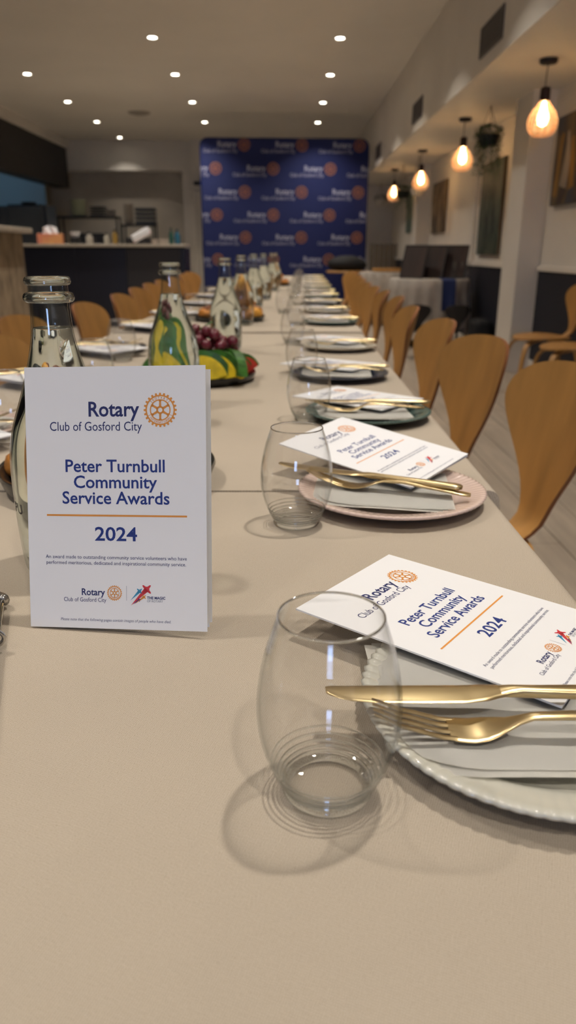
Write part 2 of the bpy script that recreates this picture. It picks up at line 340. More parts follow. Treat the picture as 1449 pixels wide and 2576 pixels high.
# ------------------------------------------------------------------ lettering
_gc = {}
def text_geo(s, bold=0.):
    k = (s, bold)
    if k in _gc: return _gc[k]
    cu = bpy.data.curves.new('txt', 'FONT'); cu.body = s; cu.size = 1; cu.offset = bold; cu.resolution_u = 3; cu.fill_mode = 'FRONT'
    o = bpy.data.objects.new('txt', cu); COL.objects.link(o)
    dg = bpy.context.evaluated_depsgraph_get(); dg.update()
    me = bpy.data.meshes.new_from_object(o.evaluated_get(dg))
    vs = [(v.co.x, v.co.y) for v in me.vertices]; fs = [tuple(p.vertices) for p in me.polygons]
    bpy.data.objects.remove(o); bpy.data.curves.remove(cu); bpy.data.meshes.remove(me)
    _gc[k] = (vs, fs); return _gc[k]
CAPH = max(y for x, y in text_geo('H')[0])
class Ink:
    """collects flat coloured polygons (x, y) into one printed mesh"""
    def __init__(self): self.v = []; self.f = []; self.mi = []; self.m = []
    def add(self, vs, fs, m):
        if m not in self.m: self.m.append(m)
        b = len(self.v); self.v += [(x, y, 0) for x, y in vs]; self.f += [tuple(i + b for i in f) for f in fs]; self.mi += [self.m.index(m)] * len(fs)
    def text(self, s, x0, x1, y, cap, m, bold=0., shear=0.):
        vs, fs = text_geo(s, bold); xs = [p[0] for p in vs]; a, b = min(xs), max(xs); sx = (x1 - x0) / (b - a); sy = cap / CAPH
        self.add([(x0 + (px - a) * sx + shear * py * sy, y + py * sy) for px, py in vs], fs, m)
    def rect(self, x0, y0, x1, y1, m): self.add([(x0, y0), (x1, y0), (x1, y1), (x0, y1)], [(0, 1, 2, 3)], m)
    def arc(self, cx, cy, r0, r1, a0, a1, m, n=None):
        n = n or max(2, int(abs(a1 - a0) / D(6))); vs = []; fs = []
        for i in range(n + 1):
            a = a0 + (a1 - a0) * i / n; vs += [(cx + r0 * math.cos(a), cy + r0 * math.sin(a)), (cx + r1 * math.cos(a), cy + r1 * math.sin(a))]
            if i: b = 2 * i; fs.append((b - 2, b, b + 1, b - 1) if a1 < a0 else (b - 2, b - 1, b + 1, b))
        self.add(vs, fs, m)
    def arctext(self, s, cx, cy, r, a0, a1, h, m, flip=False):
        n = len(s)
        for i, ch in enumerate(s):
            a = a0 + (a1 - a0) * (i + .5) / n; vs, fs = text_geo(ch, .02); xs = [p[0] for p in vs]; mid = (min(xs) + max(xs)) / 2; k = h / CAPH
            rot = a - math.pi / 2 if not flip else a + math.pi / 2
            c, sn = math.cos(rot), math.sin(rot); ox, oy = cx + r * math.cos(a), cy + r * math.sin(a)
            self.add([(ox + c * (px - mid) * k * .9 - sn * (py * k - h / 2), oy + sn * (px - mid) * k * .9 + c * (py * k - h / 2)) for px, py in vs], fs, m)
    def wheel(self, cx, cy, R, m, text=True):
        T = 2 * math.pi
        self.arc(cx, cy, .80 * R, .885 * R, 0, T, m, 72); self.arc(cx, cy, .555 * R, .625 * R, 0, T, m, 60)
        for k in range(24):
            a = T * k / 24; p = []
            for da, rr in ((-.085, .87), (.085, .87), (.05, 1.0), (-.05, 1.0)): p.append((cx + rr * R * math.cos(a + da), cy + rr * R * math.sin(a + da)))
            self.add(p, [(0, 1, 2, 3)], m)
        for k in range(6):
            a = T * k / 6 + T / 4; c, s = math.cos(a), math.sin(a)
            p = [(cx + R * (u * c - v * s), cy + R * (u * s + v * c)) for u, v in ((.17, -.075), (.57, -.05), (.57, .05), (.17, .075))]
            p2 = [(cx + R * (u * c - v * s), cy + R * (u * s + v * c)) for u, v in ((.47, -.045), (.58, -.12), (.58, .12), (.47, .045))]
            self.add(p, [(0, 1, 2, 3)], m); self.add(p2, [(0, 1, 2, 3)], m)
        self.arc(cx, cy, .13 * R, .235 * R, 0, T, m, 32)
        for a in (D(42), D(138), D(205), D(335)): self.arc(cx, cy, .62 * R, .81 * R, a - .02, a + .02, m, 2)
        if text:
            self.arctext('ROTARY', cx, cy, .713 * R, D(132), D(48), .125 * R, m)
            self.arctext('INTERNATIONAL', cx, cy, .713 * R, D(212), D(328), .125 * R, m, True)
    def star(self, cx, cy, r, m, tail=None, rot=0.):
        p = []; n = 48
        for i in range(n):
            a = 2 * math.pi * i / n; rr = r * (.46 + .54 * abs(math.cos(2 * a)) ** 6); p.append((cx + rr * math.cos(a + rot), cy + rr * math.sin(a + rot)))
        self.add(p + [(cx, cy)], [(i, (i + 1) % n, n) for i in range(n)], m)
        if tail:
            tx, ty = tail; d = Vector((tx - cx, ty - cy)).normalized(); q = Vector((-d.y, d.x)) * r * .42
            self.add([(cx + q.x, cy + q.y), (tx, ty), (cx - q.x, cy - q.y)], [(0, 1, 2)], m)
    def mesh(self, name): 
        me = mk(name, self.v, self.f, self.m); me.polygons.foreach_set('material_index', self.mi); me.update(); return me
def ink(*calls):
    k = Ink()
    for c in calls: getattr(k, c[0])(*c[1:])
    return k.mesh('print')
u = .001
def U(*a): return [x * u for x in a]
N, G, DK = ink_navy, ink_gold, ink_dark
def logo(s, ox, oy, mt, mw, text=True):
    """club logo: name left of the wheel; s = scale, origin at wheel centre"""
    f = lambda x, y: (ox + x * s * u, oy + y * s * u)
    k = Ink()
    k.text('Rotary', f(-58.6, 0)[0], f(-17, 0)[0], f(0, -4.6)[1], 11.2 * s * u, mt, .018)
    k.text('Club of Gosford City', f(-91, 0)[0], f(-15, 0)[0], f(0, -16)[1], 7.0 * s * u, mt, .0)
    k.wheel(ox, oy, 13.4 * s * u, mw, text)
    return k
PRINT = [
    ('logo_print', logo(1, .1115, .1756, DK, G).mesh('logo_print')),
    ('title_print', ink(('text', 'Peter Turnbull', *U(32.8, 114.6, 126.9, 9.6), N, .014), ('text', 'Community', *U(39.5, 108.3, 114.1, 9.6), N, .014), ('text', 'Service Awards', *U(29.7, 118.2, 101.4, 9.6), N, .014))),
    ('divider_print', ink(('rect', *U(16.2, 91.2, 132.3, 92.7), G))),
    ('year_print', ink(('text', '2024', *U(56.3, 91.3, 71.9, 10.6), N, .016))),
    ('body_print', ink(('text', 'An award made to outstanding community service volunteers who have', *U(14.4, 131.8, 56.9, 2.8), DK), ('text', 'performed meritorious, dedicated and inspirational community service.', *U(14.9, 131.1, 52.2, 2.8), DK))),
    ('small_logo_print', logo(.47, .0718, .0294, DK, G).mesh('small_logo_print')),
    ('magic_print', ink(('rect', *U(81.7, 23.5, 81.95, 35.4), ink_grey), ('text', 'THE MAGIC', *U(98.8, 113.9, 25.1, 2.1), DK, .03), ('text', 'OF ROTARY', *U(98.8, 111.9, 22.6, 1.9), ink_grey),
        ('star', *U(92.2, 24.4, 1.7), ink_purple, tuple(U(86.6, 20.4)), .3), ('star', *U(96.2, 26.8, 2.2), G, tuple(U(88.0, 20.6)), .75), ('star', *U(92.6, 31.4, 2.9), ink_blue, tuple(U(84.9, 23.6)), .8), ('star', *U(98.6, 33.0, 4.8), ink_red, tuple(U(85.2, 19.5)), .8))),
    ('note_print', ink(('text', 'Please note that the following pages contain images of people who have died.', *U(26, 118.3, 6.0, 2.2), ink_dark, -.004, .2))),
]
for n_, me_ in PRINT: me_.name = n_
BW, BH, BT = .148, .210, .0006
def leaf_mesh():
    bm = bmesh.new(); bmesh.ops.create_cube(bm, size=1)
    for v in bm.verts: v.co = ((v.co.x + .5) * BW, (v.co.y + .5) * BH, v.co.z * BT)
    return bm_mesh('leaf', bm, paper)
LEAF = leaf_mesh()
def brochure(mw, label, group, openang=1.2, detail=True):
    t = empty('brochure', mw=mw); tag(t, label, 'brochure', group)
    f = obj('front_cover', LEAF, t)
    b = obj('back_cover', LEAF, t); b.rotation_euler = (0, D(openang), 0); b.location = (0, 0, -BT * 1.3)
    b2 = obj('inner_page', LEAF, t); b2.rotation_euler = (0, D(openang * .55), 0); b2.location = (0, 0, -BT * .65); b2.scale = (.992, .992, 1); 
    if detail:
        for n_, me_ in PRINT: obj(n_, me_, f, (0, 0, BT / 2 + .00012))
    else: obj('cover_print', ALLPRINT, f, (0, 0, BT / 2 + .0002))
    return t
def joined_print():
    bm = bmesh.new(); ms = []
    for n_, me_ in PRINT:
        off = []
        for m_ in me_.materials:
            if m_ not in ms: ms.append(m_)
            off.append(ms.index(m_))
        k = len(bm.faces); bm.from_mesh(me_); bm.faces.ensure_lookup_table()
        for i_ in range(k, len(bm.faces)): bm.faces[i_].material_index = off[bm.faces[i_].material_index]
    me = bpy.data.meshes.new('cover_print'); bm.to_mesh(me); bm.free()
    for m_ in ms: me.materials.append(m_)
    return me
ALLPRINT = joined_print()
def mat4(R, t):
    return Matrix([list(R[i]) + [t[i]] for i in range(3)] + [[0, 0, 0, 1]])

# ------------------------------------------------------------------ backdrop
blue_fab = mat('backdrop_fabric', (14, 30, 88), .75, bump=(300, .05))
bd_text = mat('backdrop_white_print', (168, 170, 196), .6); bd_gold = mat('backdrop_gold_print', (178, 114, 70), .6)
def rounded_slab(name, w_, h_, t_, r_, m):
    pts = []
    for cx_, cy_, a0 in ((w_ / 2 - r_, h_ - r_, 0), (-w_ / 2 + r_, h_ - r_, 90), (-w_ / 2 + .02, .02, 180), (w_ / 2 - .02, .02, 270)):
        rr = r_ if cy_ > 1 else .02
        for k in range(9): a = D(a0 + 90 * k / 8); pts.append((cx_ + rr * math.cos(a), cy_ + rr * math.sin(a)))
    bm = bmesh.new(); vs = [bm.verts.new((x, -t_ / 2, z)) for x, z in pts]; f = bm.faces.new(vs)
    ex = bmesh.ops.extrude_face_region(bm, geom=[f])
    for v in ex['geom']:
        if isinstance(v, bmesh.types.BMVert): v.co.y += t_
    bmesh.ops.bevel(bm, geom=[e for e in bm.edges if abs(e.verts[0].co.y - e.verts[1].co.y) < 1e-4], offset=.02, segments=3, affect='EDGES', profile=.5)
    return bm_mesh(name, bm, m, True, 40)
BDW, BDH, BDT = 2.74, 2.72, .10
bd = empty('media_backdrop', mw=Matrix.Translation((.012, 13.2, .0)) @ Matrix.Rotation(D(2.5), 4, 'Z')); tag(bd, 'tall royal blue fabric media wall printed with repeating club logos', 'backdrop', kind='thing')
panel = obj('fabric_panel', rounded_slab('fabric_panel', BDW, BDH, BDT, .13, blue_fab), bd, (0, 0, .03))
for sx in (-1, 1): box('foot', (sx * 1.2 - .04, -.28, 0), (sx * 1.2 + .04, .28, .035), steel, .008, bd)
LS = 7.2
k_ = logo(LS, 0, 0, bd_text, bd_gold, False); LOGO = k_.mesh('logo_print')
def clipped_logo(cx):
    lo_, hi_ = -BDW / 2 + .012 - cx, BDW / 2 - .012 - cx
    if -91 * u * LS > lo_ and 13.4 * u * LS < hi_: return LOGO
    bm = bmesh.new(); bm.from_mesh(LOGO)
    for x_, n_ in ((lo_, (-1, 0, 0)), (hi_, (1, 0, 0))):
        bmesh.ops.bisect_plane(bm, geom=bm.verts[:] + bm.edges[:] + bm.faces[:], plane_co=(x_, 0, 0), plane_no=n_, clear_outer=True)
    if not bm.faces: bm.free(); return None
    me = bpy.data.meshes.new('logo_print'); bm.to_mesh(me); bm.free(); me.materials.append(bd_text); me.materials.append(bd_gold); return me
for r_ in range(6):
    z_ = 2.615 - r_ * .348
    for c_ in range(-1, 4):
        x_ = -.655 + (c_ * .93 if r_ % 2 == 0 else c_ * .93 - .465)
        if x_ - .68 > BDW / 2 or x_ + .10 < -BDW / 2: continue
        me_ = clipped_logo(x_)
        if me_: obj('logo_print', me_, panel, mw=Matrix.Translation((x_, -BDT / 2 - .002, z_)) @ Matrix.Rotation(D(90), 4, 'X'))

# ------------------------------------------------------------------ the long table
T = .757
XE = lambda y: .267 if y < 1.7 else (.267 + (y - 1.7) * .03 if y < 2.83 else .300 + (y - 2.83) * .0238)   # edge on the pendant side
table_wood = mat('table_top_wood', (120, 90, 60), .5)
def cloth(name, y0, y1, xr0, xr1, z, drop, label, wid=.95, seed=0):
    """linen cloth over a table: flat top, rounded edge, wavy hanging sides"""
    nx, ny = 12, max(8, int((y1 - y0) / .12)); vs = []; fs = []
    # cross-section parameter from one hem to the other
    prof = []
    for s_ in (-1,):
        for k in range(5): prof.append((0., -drop + drop * .92 * k / 5))
    r = .014
    for k in range(5): a = D(180 - 22.5 * k); prof.append((r + r * math.cos(a), -r + r * math.sin(a)))
    top = [(r + (wid - 2 * r) * k / nx, 0.) for k in range(1, nx)]
    left = prof; right = [(wid - x, zz) for x, zz in prof[::-1]]
    P = left + top + right; m_ = len(P)
    for j in range(ny + 1):
        y = y0 + (y1 - y0) * j / ny; xr = xr0 + (xr1 - xr0) * j / ny
        for x, zz in P:
            d = -zz / drop; wob = .014 * d * math.sin(y * 17 + seed + (3 if x > wid / 2 else 0)) + .012 * d
            xx = xr - wid + x + (wob if x > wid / 2 else -wob)
            yy = y
            n_ = noise.noise((xx * 2.2, y * 2.2, seed)) * .0009 if d < .02 else 0
            vs.append((xx, yy, z + zz + n_))
    for j in range(ny):
        for i in range(m_ - 1): a = j * m_ + i; fs.append((a, a + 1, a + m_ + 1, a + m_))
    for jj, yy in ((0, y0 - .01), (ny, y1 + .01)):        # end drops
        b = len(vs)
        for k in range(4):
            for i in range(m_):
                o_ = vs[jj * m_ + i]; zz = min(o_[2], z - (k * drop * .3)) if k else o_[2]
                sgn = -1 if jj == 0 else 1
                vs.append((o_[0], (y0 if jj == 0 else y1) + sgn * (.0 if k == 0 else .012 + .004 * math.sin(o_[0] * 21 + k)), zz))
        for k in range(3):
            for i in range(m_ - 1): a = b + k * m_ + i; fs.append((a, a + 1, a + m_ + 1, a + m_) if jj else (a + 1, a, a + m_, a + m_ + 1))
    me = mk(name, vs, fs, linen, True); bm = bmesh.new(); bm.from_mesh(me); bmesh.ops.remove_doubles(bm, verts=bm.verts, dist=1e-5); bmesh.ops.recalc_face_normals(bm, faces=bm.faces); bm.to_mesh(me); bm.free()
    for p in me.polygons: p.use_smooth = True
    me.set_sharp_from_angle(angle=D(55))
    o = obj(name, me); tag(o, label, 'tablecloth', 'linen cloths on the long table'); return o
def table(y0, y1, xr0, xr1, label, wid=.95):
    ang = math.atan2(xr1 - xr0, y1 - y0); t = empty('banquet_table', ((xr0 + xr1 - wid) / 2, (y0 + y1) / 2, 0), -ang); L = (y1 - y0) / 2 - .03; W = wid / 2 - .03
    tag(t, label, 'table', 'tables of the long banquet row')
    box('tabletop', (-W, -L, T - .034), (W, L, T - .004), table_wood, .003, t)
    lm = None
    for sx in (-1, 1):
        for sy in (-1, 1):
            if lm is None: lm = box('leg', (-.02, -.02, 0), (.02, .02, T - .035), black, .003, t); o = lm
            else: o = obj('leg', lm.data, t)
            o.location = (sx * (W - .27), sy * (L - .1), 0)
    return t
table(-.40, .905, .267, .267, 'cloth-covered table at the front end of the long banquet row')
cloth('tablecloth', -.42, .905, .267, .266, T, .27, 'beige linen cloth on the front table under the standing brochure', seed=1)
table(.935, 2.82, .28, .300, 'cloth-covered middle table of the long banquet row under the fruit platter')
cloth('tablecloth', .912, 2.825, .280, .300, T, .27, 'beige linen cloth on the middle table under the fruit platter', seed=2)
table(2.86, 6.0, .303, .376, 'cloth-covered table of the long row just beyond the step in the cloth')
cloth('tablecloth', 2.85, 6.0, .303, .376, T + .004, .27, 'beige linen cloth beyond the step, under the pastry platter', seed=3)
table(6.03, 9.35, .378, .458, 'cloth-covered table at the far end of the long row before the backdrop')
cloth('tablecloth', 6.01, 9.35, .378, .458, T + .002, .27, 'beige linen cloth on the far table nearest the blue backdrop', seed=4)

# ------------------------------------------------------------------ tableware
def plate_mesh(m, seg=480, nf=80):
    prof = [(0, .004), (.03, .0035), (.062, .0038), (.078, .0055), (.084, .0085), (.092, .0125), (.100, .0135), (.1075, .0155), (.1125, .0166), (.1155, .0156), (.1140, .0130), (.107, .0110), (.096, .0070), (.084, .0035), (.072, .0008), (.060, .0), (.056, .0015), (0, .0015)]
    def fr(i, th, r, z):
        k = max(0, (r - .080) / .035) if 3 <= i <= 12 else 0
        lobe = abs(math.cos(nf * th / 2)) - .6
        sw = math.cos(nf * th / 2 + (.115 - r) * 60)
        return r * (1 + .011 * k * lobe), z + .0010 * k * lobe * (1 if i < 10 else .4)
    return lathe_mesh('plate', prof, m, seg, True, fr, None)
plate_cols = {'celadon': ('pale grey-green', (200, 198, 186)), 'pink': ('pale pink', (214, 190, 178)), 'green': ('dark grey-green', (74, 96, 90)), 'navy': ('dark slate blue', (46, 52, 66)), 'cream': ('cream', (206, 196, 176)), 'teal': ('deep green', (58, 84, 80))}
PLATE = {k: plate_mesh(mat('glazed_' + k, v[1], .16, coat_weight=.4)) for k, v in plate_cols.items()}
def napkin_mesh(w_=.165, d_=.15, seed=0):
    n1, n2 = 18, 16; bm = bmesh.new(); g = []
    for i in range(n1 + 1):
        row = []
        for j in range(n2 + 1):
            a, b = i / n1, j / n2
            if a < .32 and b < .32:      # the corner is folded round
                p_, q_ = (.32 - a) / .32, (.32 - b) / .32; a, b = .32 - .32 * p_ * math.sqrt(1 - q_ * q_ * .42), .32 - .32 * q_ * math.sqrt(1 - p_ * p_ * .42)
            x = (a - .5) * w_; y = (b - .5) * d_
            z = .0010 * math.sin(a * 5 + b * 3 + seed)
            row.append(bm.verts.new((x, y, z)))
        g.append(row)
    for i in range(n1):
        for j in range(n2): bm.faces.new((g[i][j], g[i + 1][j], g[i + 1][j + 1], g[i][j + 1]))
    r = bmesh.ops.solidify(bm, geom=bm.faces[:], thickness=.0014)
    return bm_mesh('fold', bm, napk, True, 50)
NAP = napkin_mesh(); NAP2 = napkin_mesh(.160, .146, 1)
def fork_parts():
    zc = lambda x: spline_z(x)
    pts = [(0, .017), (.020, .0085), (.045, .0015), (.062, .0005), (.078, .004), (.095, .0105), (.12, .0115), (.16, .0075), (.2, .0035)]
    def spline_z(x):
        for (a, za), (b, zb) in zip(pts, pts[1:]):
            if a <= x <= b: t = (x - a) / (b - a); t = t * t * (3 - 2 * t) * .35 + t * .65; return za + (zb - za) * t
        return pts[-1][1]
    tines = []
    for k in range(4):
        off = (k - 1.5) * .0062
        secs = [(x, off * (.86 + .14 * min(1, x / .03)), spline_z(x), .0008 + .0012 * min(1, x / .022), .0007 + .0003 * min(1, x / .02)) for x in [0, .004, .01, .018, .026, .034, .042, .050]]
        tines.append(loft_mesh('tine', secs, gold, 8))
    hs = [(.046, .0110), (.052, .0122), (.060, .0125), (.068, .0118), (.075, .0096), (.081, .0066), (.088, .0043), (.096, .0034), (.104, .0034)]
    head = loft_mesh('head', [(x, 0, spline_z(x) + (.0), h, .0011 + .0006 * (x > .08)) for x, h in hs], gold, 16)
    han = loft_mesh('handle', [(x, 0, spline_z(x), h, .0019) for x, h in [(.100, .0034), (.12, .0040), (.15, .0053), (.175, .0066), (.19, .0070), (.197, .0062), (.2, .0035)]], gold, 14)
    return head, han, tines
FORK = fork_parts()
def knife_parts():
    secs = []
    outline = [(0, .0062, .0030), (.0018, .0054, .0046), (.006, .0040, .0064), (.016, .0018, .0087), (.035, .0004, .0101), (.06, -.0002, .0103), (.085, -.0004, .0102), (.100, .0010, .0092), (.108, .0022, .0070), (.114, .0026, .0056)]
    n = 60; fine = []
    for i in range(n + 1):
        x = .114 * i / n
        for (a, ya, ha), (b, yb, hb) in zip(outline, outline[1:]):
            if a <= x <= b: t = (x - a) / (b - a); yc, h = ya + (yb - ya) * t, ha + (hb - ha) * t; break
        ser = .0005 if (i % 2 and .03 < x < .085) else 0
        fine.append((x, yc + ser / 2, 0, h - ser / 2, .0009 + .0006 * max(0, (x - .09) / .024)))
    blade = loft_mesh('blade', fine, gold, 12, 3.2)
    han = loft_mesh('handle', [(x, y, 0, h, th) for x, y, h, th in [(.110, .0026, .0062, .0016), (.117, .0026, .0050, .0030), (.124, .0022, .0042, .0036), (.135, .0015, .0046, .0036), (.17, .0004, .0060, .0036), (.205, 0, .0072, .0036), (.225, 0, .0078, .0034), (.231, 0, .0066, .0030), (.234, 0, .0035, .0020)]], gold, 16)
    return blade, han
KNIFE = knife_parts()
def fork(loc, ang, label, tilt=0.):
    t = empty('fork', mw=Matrix.Translation(loc) @ Matrix.Rotation(ang, 4, 'Z') @ Matrix.Rotation(tilt, 4, 'Y')); tag(t, label, 'fork', 'gold forks')
    obj('head', FORK[0], t); obj('handle', FORK[1], t)
    for m_ in FORK[2]: obj('tine', m_, t)
def knife(loc, ang, label, tilt=0., roll=0.):
    t = empty('table_knife', mw=Matrix.Translation(loc) @ Matrix.Rotation(ang, 4, 'Z') @ Matrix.Rotation(tilt, 4, 'Y') @ Matrix.Rotation(roll, 4, 'X')); tag(t, label, 'knife', 'gold table knives')
    obj('blade', KNIFE[0], t); obj('handle', KNIFE[1], t)
gl_out = spline([(.0262, .006), (.0315, .016), (.0375, .033), (.0400, .050), (.0393, .068), (.0355, .088), (.0285, .1105)], 5)
gl_in = [(r - (.0012 if z < .1 else .0008), z + (.001 if z < .02 else 0)) for r, z in gl_out][::-1]
GBOWL = lathe_mesh('bowl', gl_out + [(.0282, .1112), (.0279, .1108)] + gl_in + [(.015, .0065), (0, .0062)], tumbler_glass, 64, True, None, None)
def torus_mesh(name, R_, z, a, b, m, seg=64):
    return lathe_mesh(name, [(R_ + a * math.cos(t_ * math.pi / 7), z + b * math.sin(t_ * math.pi / 7)) for t_ in range(15)], m, seg, True, None, None)
GBASE = lathe_mesh('glass_base', [(0, .0062), (.012, .0060), (.0185, .0064), (.0225, .0078), (.0262, .0105)], thick_thin, 64, True, None, None)
_wall = lambda z: min(gl_out, key=lambda p: abs(p[1] - z))[0]
GFOOT_STREAK = [torus_mesh('foot_streak_ring', .0236, .0026, .0024, .0025, base_glass)]
for z_, a_ in ((.0065, .0009), (.0090, .0007), (.0120, .0008), (.0155, .0006), (.0195, .0005)):  # thin rings added inside the wall to imitate light streaks in thick glass
    r_ = .0252 + (z_ - .004) * .53 if z_ < .016 else .0252 + .0115 * .53 + (z_ - .0155) * .40
    GFOOT_STREAK.append(torus_mesh('foot_streak_ring', r_ - a_ - .0005, z_, a_, a_ * 1.3, base_glass))
GRIM = tube_mesh('rim', [(.0282 * math.cos(a * math.pi / 32), .0282 * math.sin(a * math.pi / 32), .1108) for a in range(64)], .0007, base_glass, 8, True)
def tumbler(x, y, z, label):
    t = empty('tumbler', (x, y, z)); tag(t, label, 'glass', 'stemless tumblers'); obj('bowl', GBOWL, t); obj('glass_base', GBASE, t); obj('rim', GRIM, t); [obj('foot_streak_ring', g_, t) for g_ in GFOOT_STREAK]
bo = spline([(.0425, .0035), (.0460, .010), (.0480, .035), (.0490, .066), (.0492, .095), (.0482, .115), (.0455, .132), (.0408, .148), (.0345, .165), (.0262, .190), (.0208, .210), (.0180, .226), (.0168, .246)], 5)
neck = [(.0168, .2475), (.0168, .2535), (.0168, .2575), (.0168, .2640), (.0168, .2690), (.0166, .2705)]
inn = [(.0158, .2705), (.0152, .265), (.0152, .244)] + [(r - .0016, z) for r, z in bo[::-1] if z > .02 and z < .243] + [(.042, .009), (.02, .0065), (0, .008)]
BOTTLE = lathe_mesh('bottle_body', [(0, .004), (.02, .001), (.036, 0)] + bo + neck + inn, bottle_glass, 64)
def water_mesh(level):
    pts = [(r + .0003, z) for r, z in inn[::-1] if z <= level]
    pts = [(0, .0078), (.02, .0062)] + pts[2:]
    rl = pts[-1][0]; pts += [(rl - .0005, level), (rl - .003, level - .0008), (0, level - .0009)]
    return lathe_mesh('water', pts, water_mat, 64)
W1, W2, W3 = water_mesh(.228), water_mesh(.215), water_mesh(.20)
def ring_mesh(name, r, z, a, b, m):
    return lathe_mesh(name, [(r + a * math.cos(t_ * math.pi / 8), z + b * math.sin(t_ * math.pi / 8)) for t_ in range(17)], m, 64, True, None, None)
NECKR = ring_mesh('neck_ring', .0182, .2535, .0036, .0042, base_glass); LIP = ring_mesh('lip', .0172, .2672, .0026, .0036, base_glass)
def bottle(x, y, z, label, wm, rot=0):
    t = empty('water_bottle', (x, y, z), rot); tag(t, label, 'bottle', 'clear water bottles'); obj('bottle_body', BOTTLE, t); obj('water', wm, t); obj('neck_ring', NECKR, t); obj('lip', LIP, t)
    return t

# ---- place settings. (plate x, y, colour)
zr = lambda y: T + (.004 if 2.83 < y < 6.0 else .002 if y >= 6 else .0008)
PY = [.415, .875, 1.352, 1.81, 2.36, 3.16, 3.75, 4.34, 4.95, 5.55, 6.25, 6.9, 7.55, 8.2, 8.85]
PC = ['celadon', 'pink', 'green', 'navy', 'cream', 'teal', 'cream', 'navy', 'green', 'cream', 'teal', 'navy', 'cream', 'green', 'teal']
b1 = mat4([[.6065, -.7946, .0297], [.7949, .6068, .002], [-.0197, .0224, .9996]], (.1763, .3996, .7775))
b2 = mat4([[.6401, -.768, .0241], [.7634, .6321, -.133], [.0869, .1035, .9908]], (.1544, .8538, .7785))
FLAT = Matrix.Translation((-.012, .085, 0)) @ Matrix.Rotation(D(50), 4, 'Z') @ Matrix.Translation((-BW / 2, -BH / 2, 0))
rnd = random.Random(11)
SIDE = 'pendant-lamp side'
for i, y in enumerate(PY):
    c = PC[i]; z = zr(y); sh = XE(y) - .267
    px = .155 + sh + (.012, -.022, 0, -.02)[i] if i < 4 else .155 + sh; y += (0 if i else .004)
    o = obj('dinner_plate', PLATE[c], None, (px, y, z), (0, 0, i * .4)); tag(o, 'scalloped %s plate, %s setting from the front, %s' % (plate_cols[c][0], ORD[i], SIDE), 'plate', 'scalloped dinner plates')
    nr = [.02, -.12, .05, -.06, .08][i % 5]
    t = empty('napkin', (px - .012 + (-.011 if i == 0 else 0), y - .004, z + .0138), nr); tag(t, 'folded white napkin, %s setting from the front, %s' % (ORD[i], SIDE), 'napkin', 'folded white napkins')
    obj('fold', NAP, t); obj('fold', NAP2, t, (.003, .003, .0017))
    lab_b = 'awards brochure lying over the %s plate, %s setting from the front, %s' % (plate_cols[c][0], ORD[i], SIDE)
    if i == 0: mw = b1
    elif i == 1: mw = b2
    else:
        a = rnd.uniform(-.12, .12); mw = Matrix.Translation((px, y, z + .022)) @ Matrix.Rotation(a, 4, 'Z') @ FLAT
    brochure(mw, lab_b, 'awards brochures', 1.0, i < 3)
    lk = 'gold table knife across the plate, %s setting from the front, %s' % (ORD[i], SIDE); lf = 'gold fork on the napkin, %s setting from the front, %s' % (ORD[i], SIDE)
    if i == 0: knife((.0265, .398, .7875), D(1.0), lk, 0, 0); fork((.053, .3765, z + .019), D(-.5), lf)
    elif i == 1: knife((-.008, .914, .792), D(-21), lk, D(1.2)); fork((.030, .888, z + .0185), D(-19), lf)
    else:
        a = rnd.uniform(-.2, .12); knife((px - .115, y + .02 - .1 * a, z + .028), a, lk, D(.4)); fork((px - .10, y - .03 - .08 * a, z + .019), a + .06, lf)
TG = [(.025, .349), (.014, .788), (.045, 1.329), (.044, 1.844), (.028, 2.50), (.05, 3.10), (.0, 3.72), (.08, 4.30), (.06, 4.9), (.09, 5.5), (.10, 6.2), (.12, 6.9), (.14, 7.5), (.16, 8.2)]
for i, (x, y) in enumerate(TG): tumbler(x, y, zr(y), 'clear stemless tumbler, %s from the front on the %s' % (ORD[i], SIDE))

# kitchen side settings
LY = [1.22, 1.76, 2.30, 2.98, 3.6, 4.3, 5.0, 5.7, 6.5, 7.3, 8.1]; LC = ['pink', 'navy', 'navy', 'teal', 'cream', 'green', 'navy', 'cream', 'teal', 'green', 'cream']
KS = 'kitchen side'
for i, y in enumerate(LY):
    c = LC[i]; z = zr(y); sh = XE(y) - .267; px = -.555 + sh
    o = obj('dinner_plate', PLATE[c], None, (px, y, z), (0, 0, i * .3)); tag(o, 'scalloped %s plate, %s setting from the front, %s' % (plate_cols[c][0], ORD[i], KS), 'plate', 'scalloped dinner plates')
    t = empty('napkin', (px + .01, y, z + .0138), math.pi + rnd.uniform(-.1, .1)); tag(t, 'folded white napkin, %s setting from the front, %s' % (ORD[i], KS), 'napkin', 'folded white napkins')
    obj('fold', NAP, t); obj('fold', NAP2, t, (.003, .003, .0017))
    a = rnd.uniform(-.15, .15)
    mw = Matrix.Translation((px, y, z + .022)) @ Matrix.Rotation(math.pi + a, 4, 'Z') @ FLAT
    brochure(mw, 'awards brochure lying over the %s plate, %s setting from the front, %s' % (plate_cols[c][0], ORD[i], KS), 'awards brochures', 1.5, False)
    knife((px + .115, y - .02, z + .028), math.pi + a, 'gold table knife across the plate, %s setting from the front, %s' % (ORD[i], KS), D(1.5))
    fork((px + .10, y + .03, z + .019), math.pi + a, 'gold fork on the napkin, %s setting from the front, %s' % (ORD[i], KS))
for i, (x, y) in enumerate([(-.445, 1.172), (-.41, 1.62), (-.452, 2.10), (-.40, 2.72), (-.40, 3.3), (-.38, 4.0), (-.36, 4.7), (-.36, 5.4), (-.33, 6.2), (-.32, 7.0), (-.30, 7.8)]):
    tumbler(x, y, zr(y), 'clear stemless tumbler, %s from the front on the %s' % (ORD[i], KS))

